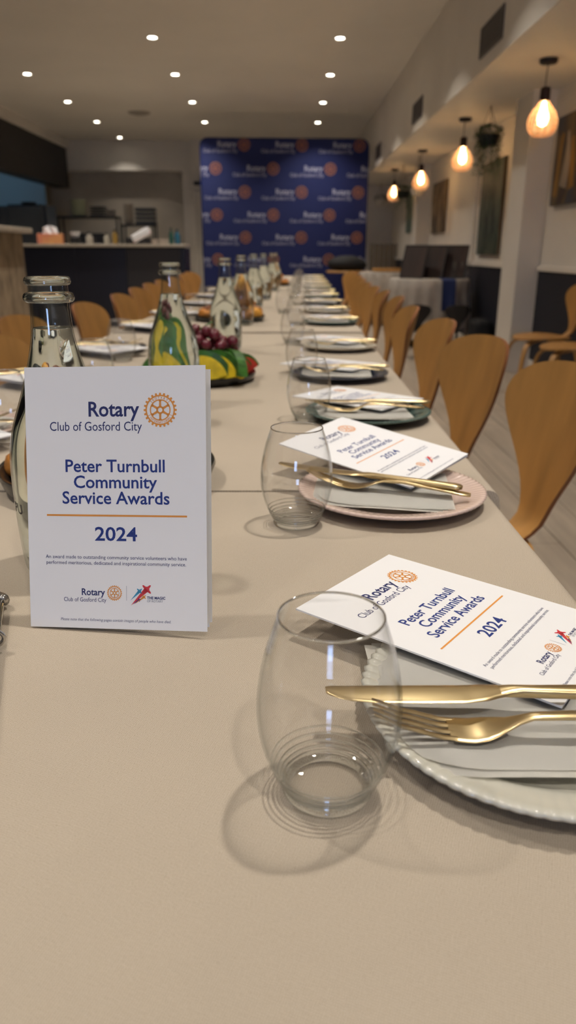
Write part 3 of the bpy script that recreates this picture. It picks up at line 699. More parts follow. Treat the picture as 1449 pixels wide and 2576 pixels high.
# standing brochure
bs = mat4([[.99186, .000345, -.12733], [-.12305, .25967, -.95782], [.03273, .9657, .2576]], (-.2077, .5424, .7585))
brochure(bs, 'white awards brochure standing upright against the nearest water bottle', 'awards brochures', 11, True)

# bottles
BP = [(-.204, .668, 'behind the standing brochure', W1), (-.213, 1.45, 'beside the grapes and melon', W2), (-.178, 2.33, 'between the fruit and pastry platters', W2), (-.172, 3.12, 'fourth from the front', W3), (-.160, 4.1, 'fifth from the front', W3), (-.125, 4.75, 'sixth from the front', W3), (-.09, 5.75, 'seventh from the front', W3), (-.07, 6.4, 'last before the far pastries', W3)]
for i, (x, y, s_, wm) in enumerate(BP):
    t = bottle(x, y, zr(y), 'clear glass water bottle %s' % s_, wm, i)
    if i == 0:
        # printed brand letters, wrapped on the glass where they show beside the brochure
        vs, fs = text_geo('PU', .015); k = .0095 / CAPH; th0 = D(-150) - i
        R_ = lambda z: min(bo, key=lambda p: abs(p[1] - z))[0] + .0002
        vv = []
        for px, py in vs:
            zz = .066 + py * k; r_ = R_(zz); th = th0 + (px * k) / r_; vv.append((r_ * math.cos(th), r_ * math.sin(th), zz))
        obj('lettering', mk('lettering', vv, fs, black), t)

# tongs lying at the kitchen edge of the near table
t = empty('serving_tongs', (-.241, .510, T + .001), D(14)); tag(t, 'stainless steel serving tongs lying beside the standing brochure', 'tongs')
for sx in (-1, 1):
    pts = [(sx * (.010 + .014 * k / 9), .06 - .028 * k, .007 + .004 * math.sin(k)) for k in range(10)]
    secs = [(p[1], p[0], .008, .007 - .0002 * i, .0016 + .0012 * math.sin(i)) for i, p in enumerate(pts)]
    me = loft_mesh('arm', [(-s0[0], s0[1], s0[2], s0[3], abs(s0[4]) + .001) for s0 in secs], steel, 12); o = obj('arm', me, t, rot=(0, 0, D(-90)))
    o.scale = (-1, 1, 1) if False else (1, 1, 1)
obj('spring_end', tube_mesh('spring_end', [(.016 * math.cos(D(a)), .062 + .012 * math.sin(D(a)), .008) for a in range(0, 181, 15)], .005, steel, 10), t)
obj('lock_ring', tube_mesh('lock_ring', [(.024 * math.cos(a * math.pi / 12), -.012, .0115 + .0105 * math.sin(a * math.pi / 12)) for a in range(24)], .0018, steel, 8, True), t)

# ------------------------------------------------------------------ food
dark_plate = mat('black_stoneware', (26, 26, 27), .22)
def platter(name, x, y, z, r, label, rim=.022, inner=None):
    t = empty(name, (x, y, z)); tag(t, label, 'platter', 'serving platters')
    obj('dish', lathe_mesh('dish', [(0, .006), (r * .8, .006), (r * .9, .010), (r * .97, rim), (r, rim + .001), (r * 1.01, rim - .003), (r * .95, .004), (r * .85, 0), (0, 0)], dark_plate, 64), t)
    if inner: obj('glazed_well', lathe_mesh('glazed_well', [(0, .0068), (r * .86, .0068), (r * .87, .0062)], inner, 48), t)
    return t
crust = mat('pastry_crust', (190, 124, 54), .5, var=(30, .25), bump=(60, .4)); crust2 = mat('golden_pastry', (214, 150, 62), .45, var=(24, .22), bump=(50, .4))
filling = mat('pastry_filling', (120, 70, 44), .6, var=(60, .3))
def lump(name, r, sx, sy, sz, m, seed, rough=.16, sub=3):
    bm = bmesh.new(); bmesh.ops.create_icosphere(bm, subdivisions=sub, radius=1)
    for v in bm.verts:
        n = noise.noise(v.co * 1.6 + Vector((seed * 3.1, 0, 0))) * rough + noise.noise(v.co * 4 + Vector((0, seed, 0))) * rough * .4
        c = v.co * (1 + n); c.z = max(c.z, -.72); v.co = Vector((c.x * sx, c.y * sy, c.z * sz)) * r
    return bm_mesh(name, bm, m, True)
PAST = [lump('crust', .026, 1.25, .95, .82, crust, 1), lump('crust', .026, 1.1, 1.0, .9, crust2, 2), lump('crust', .025, 1.35, .85, .75, crust, 3)]
FILL = lump('filling', .014, 1.2, .7, .45, filling, 5)
def pastries(cx, cy, z, spots, where, n0=0, k=1.0):
    for i, (dx, dy, dz) in enumerate(spots):
        t = empty('savoury_pastry', (cx + dx, cy + dy, z + .006 + (dz - .006) * k), i * 1.3); t.scale = (k, k, k); tag(t, 'golden baked pastry, %s %s' % (ORD[i], where), 'pastry', 'pastries ' + where)
        obj('crust', PAST[(i + n0) % 3], t); obj('filling', FILL, t, (.008, 0, .0165))
tray = platter('serving_platter', -.233, .952, T + .001, .140, 'round black-rimmed platter behind the standing brochure', .026, mat('cream_glaze', (200, 186, 164), .3))
pastries(-.233, .952, T + .001, [(-.105, -.01, .026), (-.075, .045, .026), (-.03, .075, .026), (-.045, .01, .026), (.03, .05, .026), (-.07, .02, .06), (.02, -.02, .026), (-.01, .035, .06)], 'on the platter behind the standing brochure')
platter('serving_platter', -.235, 3.32, T + .0045, .152, 'round black platter of pastries beyond the third bottle')
pastries(-.235, 3.32, T + .0045, [(.105, -.02, .025), (.06, .02, .025), (.01, -.05, .025), (-.05, .0, .025), (-.105, -.01, .025), (.04, .07, .025), (-.06, .08, .025), (.07, -.005, .062), (.035, .02, .064), (.055, -.02, .098), (-.10, .06, .025), (.11, .05, .025)], 'on the platter beyond the third bottle', 1, 1.3)
platter('serving_platter', -.09, 6.75, T + .0025, .15, 'round black platter of pastries far along the table')
pastries(-.09, 6.75, T + .0025, [(.09, 0, .025), (.03, -.04, .025), (-.05, .0, .025), (.05, .02, .06), (0, 0, .062), (.02, 0, .098), (-.09, .05, .025)], 'on the far platter near the backdrop', 2, 1.3)
# fruit platter
FX, FY, FZ = -.198, 1.775, T + .001
platter('serving_platter', FX, FY, FZ, .130, 'round black platter of melon slices and grapes', .020)
melon = mat('yellow_melon_flesh', (226, 196, 40), .4, var=(40, .14)); rindg = mat('green_rind', (52, 96, 34), .4, var=(50, .3)); rindp = mat('pale_rind', (214, 216, 170), .5); red = mat('watermelon_flesh', (206, 62, 50), .4, var=(50, .12))
def wedge(r, thick, a0, a1, m, rind=None, rt=.12):
    """curved slice: flesh sector with a rind strip, in the xz plane"""
    def sector(name, r0, r1, m_):
        n = 14; bm = bmesh.new(); f1, f2 = [], []
        loop = [(r1 * math.cos(a0 + (a1 - a0) * i / n), r1 * math.sin(a0 + (a1 - a0) * i / n)) for i in range(n + 1)] + ([(r0 * math.cos(a1 - (a1 - a0) * i / n), r0 * math.sin(a1 - (a1 - a0) * i / n)) for i in range(n + 1)] if r0 > 1e-4 else [(0, 0)])
        v1 = [bm.verts.new((x, -thick / 2, z)) for x, z in loop]; v2 = [bm.verts.new((x, thick / 2, z)) for x, z in loop]
        bm.faces.new(v1); bm.faces.new(v2[::-1]); k = len(loop)
        for i in range(k): bm.faces.new((v1[i], v1[(i + 1) % k], v2[(i + 1) % k], v2[i]))
        return bm_mesh(name, bm, m_)
    return sector('flesh', 0 if not rind else 0, r * (1 - rt), m), sector('rind', r * (1 - rt), r, rind or rindg)
YM = wedge(.075, .024, D(18), D(162), melon, rindg, .17)
for i, (dx, dy, a) in enumerate([(-.075, -.045, .12), (-.038, -.070, .04), (.000, -.072, -.04), (.032, -.064, -.16), (.055, -.045, -.35)]):
    t = empty('melon_slice', (FX + dx + .012, FY + dy - .008, FZ + .004), D(90) + a * 2.2); tag(t, 'yellow-fleshed melon slice with green rind, %s in the row below the grapes' % ORD[i], 'melon slice', 'melon slices on the fruit platter')
    t.rotation_euler = (D(-12), 0, a * 3.0)
    obj('flesh', YM[0], t); obj('rind', YM[1], t)
WM = wedge(.048, .014, D(55), D(125), red, rindg, .10)
for i, (dx, dy, a, tl) in enumerate([(.066, -.012, .9, .35), (.086, .004, .8, .42), (.10, .022, .7, .5), (.094, .052, .55, .5)]):
    t = empty('watermelon_slice', (FX + dx, FY + dy, FZ + .008)); t.rotation_euler = (0, tl, a); tag(t, 'small watermelon wedge with green rind, %s at the platter rim' % ORD[i], 'watermelon', 'watermelon wedges on the fruit platter')
    obj('flesh', WM[0], t); obj('rind', WM[1], t)
lf_ = lump('rind_mound', .05, 1.3, 1.0, .85, rindg, 9, .12); o = obj('melon_half', lf_, None, (FX - .01, FY + .015, FZ + .040)); tag(o, 'green melon half under the red grapes', 'melon')
grape = mat('red_grape_skin', (88, 22, 36), .28, var=(40, .3), coat_weight=.3); gb = bmesh.new(); bmesh.ops.create_icosphere(gb, subdivisions=2, radius=.0126); GR = bm_mesh('grape', gb, grape, True)
t = empty('grape_bunch', (FX + .012, FY - .02, FZ + .080)); tag(t, 'bunch of red grapes on top of the melon platter', 'grapes')
gr = random.Random(5); placed = []
tries = 0
while len(placed) < 46 and tries < 6000:
    tries += 1
    p = Vector((gr.uniform(-.066, .072), gr.uniform(-.045, .04), 0)); e = (p.x / .072) ** 2 + (p.y / .05) ** 2
    if e > 1: continue
    p.z = gr.uniform(-.030, .048 * (1 - e * .75))
    if all((p - q).length > .0195 for q in placed): placed.append(p)
for p in placed:
    o = obj('grape', GR, t, p); o.scale = (1, 1, gr.uniform(1, 1.2)); o.rotation_euler = (gr.uniform(-.5, .5), gr.uniform(-.5, .5), 0)
obj('stem', tube_mesh('stem', [(-.03, 0, .03), (0, 0, .045), (.02, .01, .056)], .002, rindg, 6), t)
o = obj('sauce_bowl', lathe_mesh('sauce_bowl', [(0, .004), (.02, .004), (.034, .016), (.040, .034), (.042, .035), (.042, .032), (.036, .014), (.022, 0), (0, 0)], dark_plate, 40), None, (-.182, 1.13, T + .001)); o.location = (-.172, 1.30, T + .001)
tag(o, 'small glossy black bowl half hidden behind the standing brochure', 'bowl')

# ------------------------------------------------------------------ chairs
def chair_meshes():
    """pear-shaped bent plywood back narrowing to a waist, rounded seat, splayed strap legs. Faces +x, seat centre at origin."""
    th = .011
    W_ = [(a_, b_ * .95) for a_, b_ in [(0, .048), (.08, .048), (.18, .056), (.30, .078), (.42, .112), (.54, .148), (.66, .178), (.76, .192), (.84, .188), (.90, .172), (.95, .142), (.98, .100), (.995, .055), (1.0, .012)]]
    rows = []
    for t, hw in spline(W_, 2):
        z = .44 + t * .39; xb = -.195 - .085 * t - .05 * (1 - t) ** 2 * 0 + (.06 * (1 - min(1, t / .16)) ** 2)
        rows.append([(xb + .055 * (u_ * hw / .19) ** 2, u_ * hw, z) for u_ in [-1 + k / 5 for k in range(11)]])
    bm = bmesh.new(); g = [[bm.verts.new(p) for p in r] for r in rows]; h = [[bm.verts.new((p[0] - th, p[1] * .985, p[2] - .002)) for p in r] for r in rows]
    for q, fl_ in ((g, False), (h, True)):
        for a, b in zip(q, q[1:]):
            for i in range(10): bm.faces.new((a[i], a[i + 1], b[i + 1], b[i]))
    n_ = len(rows); loop = [(k, 0) for k in range(n_)] + [(n_ - 1, i) for i in range(1, 11)] + [(k, 10) for k in range(n_ - 2, -1, -1)] + [(0, i) for i in range(9, 0, -1)]
    for (a, b), (c, d) in zip(loop, loop[1:] + loop[:1]):
        f = bm.faces.new((g[a][b], g[c][d], h[c][d], h[a][b])); f.material_index = 1
    bk = bm_mesh('backrest', bm, wood, True, 35)
    bk.materials.append(wood_edge)
    bm = bmesh.new(); n = 40; rings = []
    def so(th_):   # seat outline
        c, s_ = math.cos(th_), math.sin(th_); r = .215 * (1 - .10 * max(0, -c) ** 2)
        return r * math.copysign(abs(c) ** .9, c), r * math.copysign(abs(s_) ** .85, s_) * (1 - .28 * max(0, -c) ** 1.5)
    for zt in (0, 1):
        c0 = bm.verts.new((0, 0, .438 + zt * th)); pr = None; allr = []
        for q in (.35, .7, 1):
            ring = [bm.verts.new((so(2 * math.pi * k / n)[0] * q, so(2 * math.pi * k / n)[1] * q, .438 + zt * th + .014 * q ** 2 * (abs(math.sin(2 * math.pi * k / n)) ** 2 * .6 - .7 * max(0, math.cos(2 * math.pi * k / n)) ** 3))) for k in range(n)]
            for k in range(n):
                k2 = (k + 1) % n
                if pr is None: bm.faces.new((c0, ring[k], ring[k2]))
                else: bm.faces.new((pr[k], ring[k], ring[k2], pr[k2]))
            pr = ring
        rings.append(pr)
    for k in range(n): bm.faces.new((rings[0][k], rings[0][(k + 1) % n], rings[1][(k + 1) % n], rings[1][k]))
    seat = bm_mesh('seat', bm, wood, True, 40)
    legs = []
    for sx, sy in ((1, 1), (1, -1), (-1, 1), (-1, -1)):
        pts = spline([(sx * .03, sy * .03, .424), (sx * .13, sy * .11, .418), (sx * .185, sy * .158, .37), (sx * .215, sy * .188, .20), (sx * .24, sy * .215, .0)], 4)
        vs, fs = [], []; d = Vector((sx, sy * .87, 0)).normalized(); q = Vector((-d.y, d.x, 0))
        for i, p in enumerate(pts):
            p = Vector(p); tn = (Vector(pts[min(i + 1, len(pts) - 1)]) - Vector(pts[max(i - 1, 0)])).normalized(); nn = tn.cross(q).normalized()
            hw = .022 - .009 * i / (len(pts) - 1); ht = .008
            vs += [p + q * hw + nn * ht, p - q * hw + nn * ht, p - q * hw - nn * ht, p + q * hw - nn * ht]
        for i in range(len(pts) - 1):
            for k in range(4): k2 = (k + 1) % 4; fs.append((i * 4 + k, i * 4 + k2, i * 4 + 4 + k2, i * 4 + 4 + k))
        fs += [(3, 2, 1, 0), tuple(len(vs) - 4 + k for k in range(4))]
        me = mk('leg', vs, fs, wood); bm = bmesh.new(); bm.from_mesh(me); 
        m_ = min(v.co.z for v in bm.verts)
        for v in bm.verts: v.co.z = max(0, v.co.z)
        bmesh.ops.recalc_face_normals(bm, faces=bm.faces); bm.to_mesh(me); bm.free(); legs.append(me)
    return bk, seat, legs
CB, CS, CL = chair_meshes()
wood_dark = None
def chair(x, y, rz, label, group):
    t = empty('bentwood_chair', (x, y, 0), rz); tag(t, label, 'chair', group)
    obj('backrest', CB, t); obj('seat', CS, t)
    for l in CL: obj('leg', l, t)
# chair back stands about .25 m behind the seat centre
RC = [(.595, 1.55, 10), (.550, 2.08, 14), (.545, 2.62, 6), (.535, 3.25, 2), (.585, 3.97, 0), (.59, 4.56, 0), (.588, 5.10, 8), (.60, 5.7, 8), (.64, 6.5, 12), (.70, 7.4, 12), (.74, 8.2, 10), (.78, 9.1, 12)]
for i, (x, y, a) in enumerate(RC):
    ang = math.pi + D(a); chair(x + .255 * math.cos(ang), y + .255 * math.sin(ang), ang, 'honey plywood chair with pear-shaped back, %s from the front, pendant-lamp side of the long table' % ORD[i], 'plywood chairs along the long table')
LCH = [(-.83, 2.08, -14), (-.955, 2.73, -10), (-.895, 3.44, -8), (-.885, 4.15, -6), (-.925, 4.85, -8), (-.955, 5.5, -8), (-.97, 6.1, -8), (-.99, 6.9, -8), (-1.0, 7.7, -8), (-1.03, 8.5, -20)]
for i, (x, y, a) in enumerate(LCH):
    ang = D(a); chair(x + .255 * math.cos(ang), y + .255 * math.sin(ang), ang, 'honey plywood chair with pear-shaped back, %s from the front, kitchen side of the long table' % ORD[i], 'plywood chairs along the long table')
chair(1.94, 5.02, math.pi - .05, 'plywood chair by the navy dado, nearer of two facing the long table', 'plywood chairs by the navy dado')
chair(1.93, 5.62, math.pi + .04, 'plywood chair by the navy dado, farther of two facing the long table', 'plywood chairs by the navy dado')

# ------------------------------------------------------------------ wall pictures
def art_mat(name, cols, sc, stretch):
    m = mat(name, cols[0], .5); nt = m.node_tree; b = nt.nodes['Principled BSDF']
    tc = nt.nodes.new('ShaderNodeTexCoord'); mp = nt.nodes.new('ShaderNodeMapping'); mp.inputs['Scale'].default_value = stretch; nt.links.new(tc.outputs['Object'], mp.inputs[0])
    n = nt.nodes.new('ShaderNodeTexNoise'); n.inputs['Scale'].default_value = sc; n.inputs['Detail'].default_value = 5; n.inputs['Distortion'].default_value = .8; nt.links.new(mp.outputs[0], n.inputs['Vector'])
    r = nt.nodes.new('ShaderNodeValToRGB'); e = r.color_ramp.elements
    for i, c in enumerate(cols):
        p = .38 + .24 * i / (len(cols) - 1)
        if i < 2: e[i].position = p; e[i].color = lin(c)
        else: k = e.new(p); k.color = lin(c)
    nt.links.new(n.outputs['Fac'], r.inputs[0]); nt.links.new(r.outputs[0], b.inputs['Base Color']); return m
def picture(y0, y1, z0, z1, cols, label, sc=5, st=(1, 1, .5), strokes=None):
    t = empty('wall_picture', (XR, (y0 + y1) / 2, (z0 + z1) / 2)); h, v = (y1 - y0) / 2, (z1 - z0) / 2; tag(t, label, 'picture', 'paintings on the dado wall')
    box('stretcher', (-.035, -h, -v), (-.001, h, v), mat('canvas_edge', (96, 82, 66), .7), .003, t)
    box('canvas', (-.038, -h + .004, -v + .004), (-.0345, h - .004, v - .004), art_mat(label[:20], cols, sc, st), 0, t)
    for (nm, pts, rad, m_) in (strokes or []):
        o = obj(nm, tube_mesh(nm, [(-.0385, p[0], p[1]) for p in pts], rad, m_, 8), t)
        for v_ in o.data.vertices: v_.co.x = -.0385 + (v_.co.x + .0385) * .06
ochre = mat('ochre_paint', (170, 128, 62), .6); pale = mat('pale_paint', (186, 170, 148), .6)
picture(5.72, 6.66, 1.40, 2.06, [(56, 46, 36), (120, 96, 60), (74, 62, 52), (60, 66, 76)], 'dark painting with two pale robed figures nearest the front', 4, (1, 1, .4),
        [('painted_figure', [(.20, -.20), (.16, .0), (.17, .12), (.19, .2)], [.08, .06, .035, .02], pale), ('painted_figure', [(.37, -.26), (.36, -.1), (.33, .1), (.30, .2)], [.05, .04, .035, .02], ochre), ('painted_figure', [(.02, -.22), (.05, -.05), (.08, .15)], [.06, .05, .025], ochre)])
picture(8.15, 9.02, 1.01, 1.95, [(18, 26, 22), (48, 66, 46), (92, 98, 84), (40, 50, 40)], 'large dark green forest painting behind the trailing plant', 6, (1, 2, .6))
picture(11.0, 11.95, 1.29, 1.98, [(36, 32, 30), (120, 96, 66), (160, 140, 110), (30, 28, 30)], 'brown abstract painting between the lamps with a white pot before it', 4, (1, 1.4, .5))
picture(13.55, 14.4, 1.35, 2.02, [(66, 92, 88), (140, 150, 126), (80, 110, 104), (50, 70, 70)], 'blue-green painting farthest along the dado wall', 4, (1, 1.4, .5))

# hanging plants
leafm = mat('trailing_leaf', (52, 78, 44), .5, var=(40, .3)); potd = mat('dark_pot', (34, 38, 36), .5); potw = mat('white_pot', (214, 206, 192), .5); cordm = mat('jute_cord', (96, 80, 60), .8)
def hang_plant(x, y, z, r, trail, n, label, pot, ztop=2.30, seed=1):
    t = empty('hanging_plant', (x, y, z)); tag(t, label, 'plant', 'hanging plants')
    obj('pot', lathe_mesh('pot', [(0, -r * .75), (r * .62, -r * .75), (r * .85, 0), (r * .8, 0), (r * .6, -r * .65), (0, -r * .2)], pot, 24), t)
    for k in range(3):
        a = k * 2.094 + .4; obj('cord', tube_mesh('cord', [(r * .82 * math.cos(a), r * .82 * math.sin(a), 0), (0, 0, ztop - z)], .0025, cordm, 5), t)
    R_ = random.Random(seed); vs, fs = [], []
    def leaf(p, d, s_):
        q = d.cross(Vector((0, 0, 1)));
        if q.length < .1: q = Vector((1, 0, 0))
        q.normalize(); nn = d.cross(q); b = len(vs)
        vs.extend([p, p + d * s_ * .5 + q * s_ * .3 + nn * s_ * .05, p + d * s_, p + d * s_ * .5 - q * s_ * .3 + nn * s_ * .05]); fs.append((b, b + 1, b + 2, b + 3))
    for i in range(n):
        a = R_.uniform(0, 6.283); L = R_.uniform(.25, 1) * trail; st = Vector((math.cos(a), math.sin(a), 0)) * r * R_.uniform(.55, 1.02)
        p = st + Vector((0, 0, R_.uniform(0, .5) * r)); step = .022
        while L > 0:
            d = Vector((R_.uniform(-1, 1), R_.uniform(-1, 1), R_.uniform(-.8, .5))).normalized(); leaf(p, d, R_.uniform(.018, .034)); p = p + Vector((R_.uniform(-.006, .006), R_.uniform(-.006, .006), -step)); L -= step
    for i in range(n * 2):
        d = Vector((R_.uniform(-1, 1), R_.uniform(-1, 1), R_.uniform(-.1, 1))).normalized(); leaf(Vector((d.x * r * .95, d.y * r * .95, d.z * r * .6)), d, R_.uniform(.02, .04))
    o = obj('foliage', mk('foliage', vs, fs, leafm), t); o['kind'] = 'stuff'
hang_plant(1.895, 7.6, 2.06, .125, .42, 110, 'dark potted plant with long trailing leaves hanging behind the second lamp', potd, 2.30, 1)
hang_plant(1.88, 11.3, 1.88, .12, .10, 50, 'white hanging pot of leafy greens beside the third lamp', potw, 2.30, 2)
hang_plant(1.86, 12.6, 1.93, .13, .30, 80, 'dark trailing plant hanging just beyond the farthest lamp', potd, 2.30, 3)
hang_plant(1.92, 15.9, 2.0, .14, .06, 40, 'small white potted plant hanging by the back wall', potw, 2.30, 4)

# ------------------------------------------------------------------ side tables under the pendants
grey_linen = mat('grey_linen', (168, 160, 150), .9, var=(6, .05), bump=(300, .2))
def round_table(x, y, r, h, label, clabel, folds=18, hem=.22, sq=1.0):
    t = empty('side_table', (x, y, 0)); tag(t, label, 'table', 'cloth-covered side tables')
    obj('tabletop', lathe_mesh('tabletop', [(0, h - .03), (r - .02, h - .03), (r - .015, h - .004), (0, h - .004)], table_wood, 40), t)
    obj('pedestal', lathe_mesh('pedestal', [(.25, 0), (.24, .03), (.04, .06), (.035, h - .03), (0, h - .03)], black, 24), t)
    vs, fs = [], []; seg = 144
    prof = [(0, h), (r * .5, h), (r * .97, h), (r, h - .012), (r * 1.01, h - .12), (r * 1.03, h - .3), (r * 1.06, hem)]
    def fr(i, th, rr, z):
        k = max(0, (i - 3)) / 3; f = math.cos(folds * th + .6 * math.sin(3 * th)); return rr * (1 + .055 * k * f), z + (.02 * k * math.sin(5 * th) if i == 6 else 0)
    c = obj('tablecloth', lathe_mesh('tablecloth', prof, grey_linen, seg, True, fr, 50), None, (x, y, 0)); tag(c, clabel, 'tablecloth', 'cloths of the side tables')
round_table(1.69, 8.98, .46, .75, 'round side table carrying three dark framed boards', 'grey cloth hanging in folds from the table with the dark boards', hem=.16)
round_table(1.62, 11.7, .48, .75, 'far round side table carrying a wooden tray', 'grey cloth on the far side table with the wooden tray')
o = obj('serving_board', lathe_mesh('serving_board', [(0, 0), (.26, 0), (.28, .015), (.27, .05), (.24, .05), (.23, .02), (0, .02)], wood, 40), None, (1.60, 11.7, .752)); tag(o, 'round wooden tray on the far grey-clothed table', 'tray')
brown = mat('dark_brown_board', (44, 30, 25), .75, var=(4, .25), stretch=(4, 1, .4)); bframe = mat('dark_frame', (26, 18, 16), .5)
for i, (dx, rz) in enumerate(((-.27, -.62), (-.04, -.55), (.20, -.5))):
    t = empty('framed_board', (1.72 + dx, 8.86 + (.05 if i == 1 else 0), .753)); t.rotation_euler = (D(-20), 0, rz); tag(t, 'dark brown framed board leaning on the side table, %s of three from the backdrop' % ORD[i], 'framed board', 'framed boards on the side table')
    box('panel', (-.13, -.006, .01), (.13, .004, .37), brown, 0, t)
    for nm, lo, hi in (('frame_rail', (-.145, -.012, 0), (.145, .01, .014)), ('frame_rail', (-.145, -.012, .366), (.145, .01, .38)), ('frame_stile', (-.145, -.012, .0145), (-.131, .01, .3655)), ('frame_stile', (.131, -.012, .0145), (.145, .01, .3655))): box(nm, lo, hi, bframe, .002, t)
# navy runner hanging over the front of the side table
vs, fs = [], []
path = [(8.75, .7545), (8.5, .7545), (8.465, .74), (8.452, .62), (8.44, .50), (8.44, .42)]
for y_, z_ in path:
    for k in range(5): vs.append((1.735 + k * .0375, y_ - .01 * math.cos(k * 1.9) * (z_ < .7), z_))
for i in range(len(path) - 1):
    for k in range(4): a = i * 5 + k; fs.append((a, a + 1, a + 6, a + 5))
me = mk('table_runner', vs, fs, mat('navy_cloth', (30, 46, 92), .8)); bm = bmesh.new(); bm.from_mesh(me); bmesh.ops.solidify(bm, geom=bm.faces[:], thickness=.003); bm.to_mesh(me); bm.free()
tag(obj('table_runner', me), 'navy blue cloth strip hanging over the side table edge', 'runner')
WG = lathe_mesh('bowl', [(0, .082), (.012, .084), (.034, .11), (.038, .14), (.030, .185), (.0292, .185), (.037, .14), (.033, .111), (.012, .086), (0, .085)], tumbler_glass, 24); WS = lathe_mesh('stem', [(0, 0), (.034, 0), (.033, .003), (.006, .008), (.0035, .03), (.0035, .075), (.012, .084), (0, .0845)], base_glass, 24)
gi = 0
for ix in range(3):
    for iy in range(3):
        t = empty('wine_glass', (1.935 + ix * .076, 8.83 + iy * .10, .7525)); tag(t, 'clear wine glass beside the dark boards, %s row from the front, %s from the boards' % (ORD[iy], ORD[ix]), 'wine glass', 'wine glasses on the side table'); obj('bowl', WG, t); obj('stem', WS, t)
        if (t.location.x - 1.69) ** 2 + (t.location.y - 8.98) ** 2 > .46 ** 2: 
            for c_ in list(t.children): bpy.data.objects.remove(c_)
            bpy.data.objects.remove(t)
# dark chairs pulled to the side table
def dark_chair(x, y, rz, label):
    t = empty('dark_chair', (x, y, 0), rz); t.scale = (.72, .72, .66); tag(t, label, 'chair', 'dark chairs at the side tables')
    for nm, me in (('backrest', CB), ('seat', CS)):
        o = obj(nm, DCH[nm], t); 
    for l in DCH['legs']: obj('leg', l, t)
DCH = {'backrest': CB.copy(), 'seat': CS.copy(), 'legs': [l.copy() for l in CL]}
for me in [DCH['backrest'], DCH['seat']] + DCH['legs']: 
    for k_ in range(len(me.materials)): me.materials[k_] = mat('black_stain', (26, 22, 22), .5)
dark_chair(1.36, 7.75, D(80), 'low black chair tucked at the side table, nearer the long table')
dark_chair(1.70, 7.72, D(98), 'low black chair tucked at the side table, nearer the white pier')
o = box('dark_bag', (2.02, 8.0, 0), (2.22, 8.4, .36), mat('bag_cloth', (14, 14, 18), .8), .06, None, 4, True); tag(o, 'black bag on the floor between side table and pier', 'bag')
# grey pleated screen by the back wall and dark cafe tables beside the backdrop
t = empty('folding_screen', (2.0, 15.6, 0)); tag(t, 'grey slatted panel standing by the back wall beside the backdrop', 'screen')
for k in range(6): box('slat', (-.30 + k * .1, -.015, 0.02), (-.21 + k * .1, .015, 1.18), mat('grey_slat', (128, 116, 100), .7), .004, t)
box('rail', (-.31, .016, .25), (.30, .035, .30), mat('grey_slat', (128, 116, 100), .7), 0, t)
def cafe_table(x, y, label):
    t = empty('cafe_table', (x, y, 0)); tag(t, label, 'table', 'small dark tables beside the backdrop')
    obj('tabletop', lathe_mesh('tabletop', [(0, .72), (.34, .72), (.35, .735), (.34, .75), (0, .75)], wood, 32), t)
    obj('pedestal', lathe_mesh('pedestal', [(.22, 0), (.2, .03), (.03, .05), (.03, .72), (0, .72)], black, 20), t)
cafe_table(1.02, 12.35, 'small wooden cafe table between the chairs and the backdrop')
o = obj('black_cushion', lump('black_cushion', .24, 1.3, 1, .55, mat('black_fabric', (14, 14, 16), .8), 4, .1), None, (1.0, 12.35, .848)); tag(o, 'black bundled jacket lying on the small cafe table', 'jacket'); o.name = 'jacket'

# ------------------------------------------------------------------ bar and kitchen
bar_clad = mat('weathered_bar_cladding', (140, 124, 102), .7, var=(7, .25), stretch=(2, 2, .9), bump=(20, .3)); stone = mat('pale_worktop', (176, 166, 150), .35, var=(20, .06))
t = empty('bar_counter', (-3.0, 5.2, 0)); tag(t, 'bar counter clad in weathered grey-brown boards beside the kitchen pass', 'counter')
for k in range(8): box('cladding_board', (-1.05 + k * .262, -.02, .0), (-1.05 + k * .262 + .2595, .0, 1.165), bar_clad, .002, t)
box('carcass', (-1.05, .001, 0), (1.044, .7, 1.165), bar_clad, .003, t)
box('worktop', (-1.1, -.06, 1.166), (1.11, .76, 1.205), stone, .008, t)
tb = box('bar_tray', (-2.5, 5.45, 1.206), (-2.1, 5.8, 1.232), black, .005); tag(tb, 'flat black tray lying on the clad bar counter', 'tray')
t = empty('kitchen_counter', (-2.52, 11.0, 0)); tag(t, 'long dark navy kitchen counter behind the far chairs', 'counter')
nv2 = mat('counter_front', (24, 26, 40), .4)
for k, (a, b, m_) in enumerate(((-1.25, -.42, nv2), (-.418, .30, nv2), (.302, 1.06, mat('counter_front_grey', (40, 37, 38), .5)))): box('front_panel', (a, 0, 0), (b, .02, 1.09), m_, .003, t)
box('carcass', (-1.25, .021, 0), (1.06, .6, 1.09), black, 0, t)
box('end_post', (1.062, 0, 0), (1.13, .6, 1.08), nv2, .003, t)
box('handle', (-1.16, -.03, .8), (-1.14, -.0, 1.0), black, .004, t)
box('worktop', (-1.3, -.05, 1.091), (1.15, .66, 1.13), stone, .006, t)
CT = 1.131
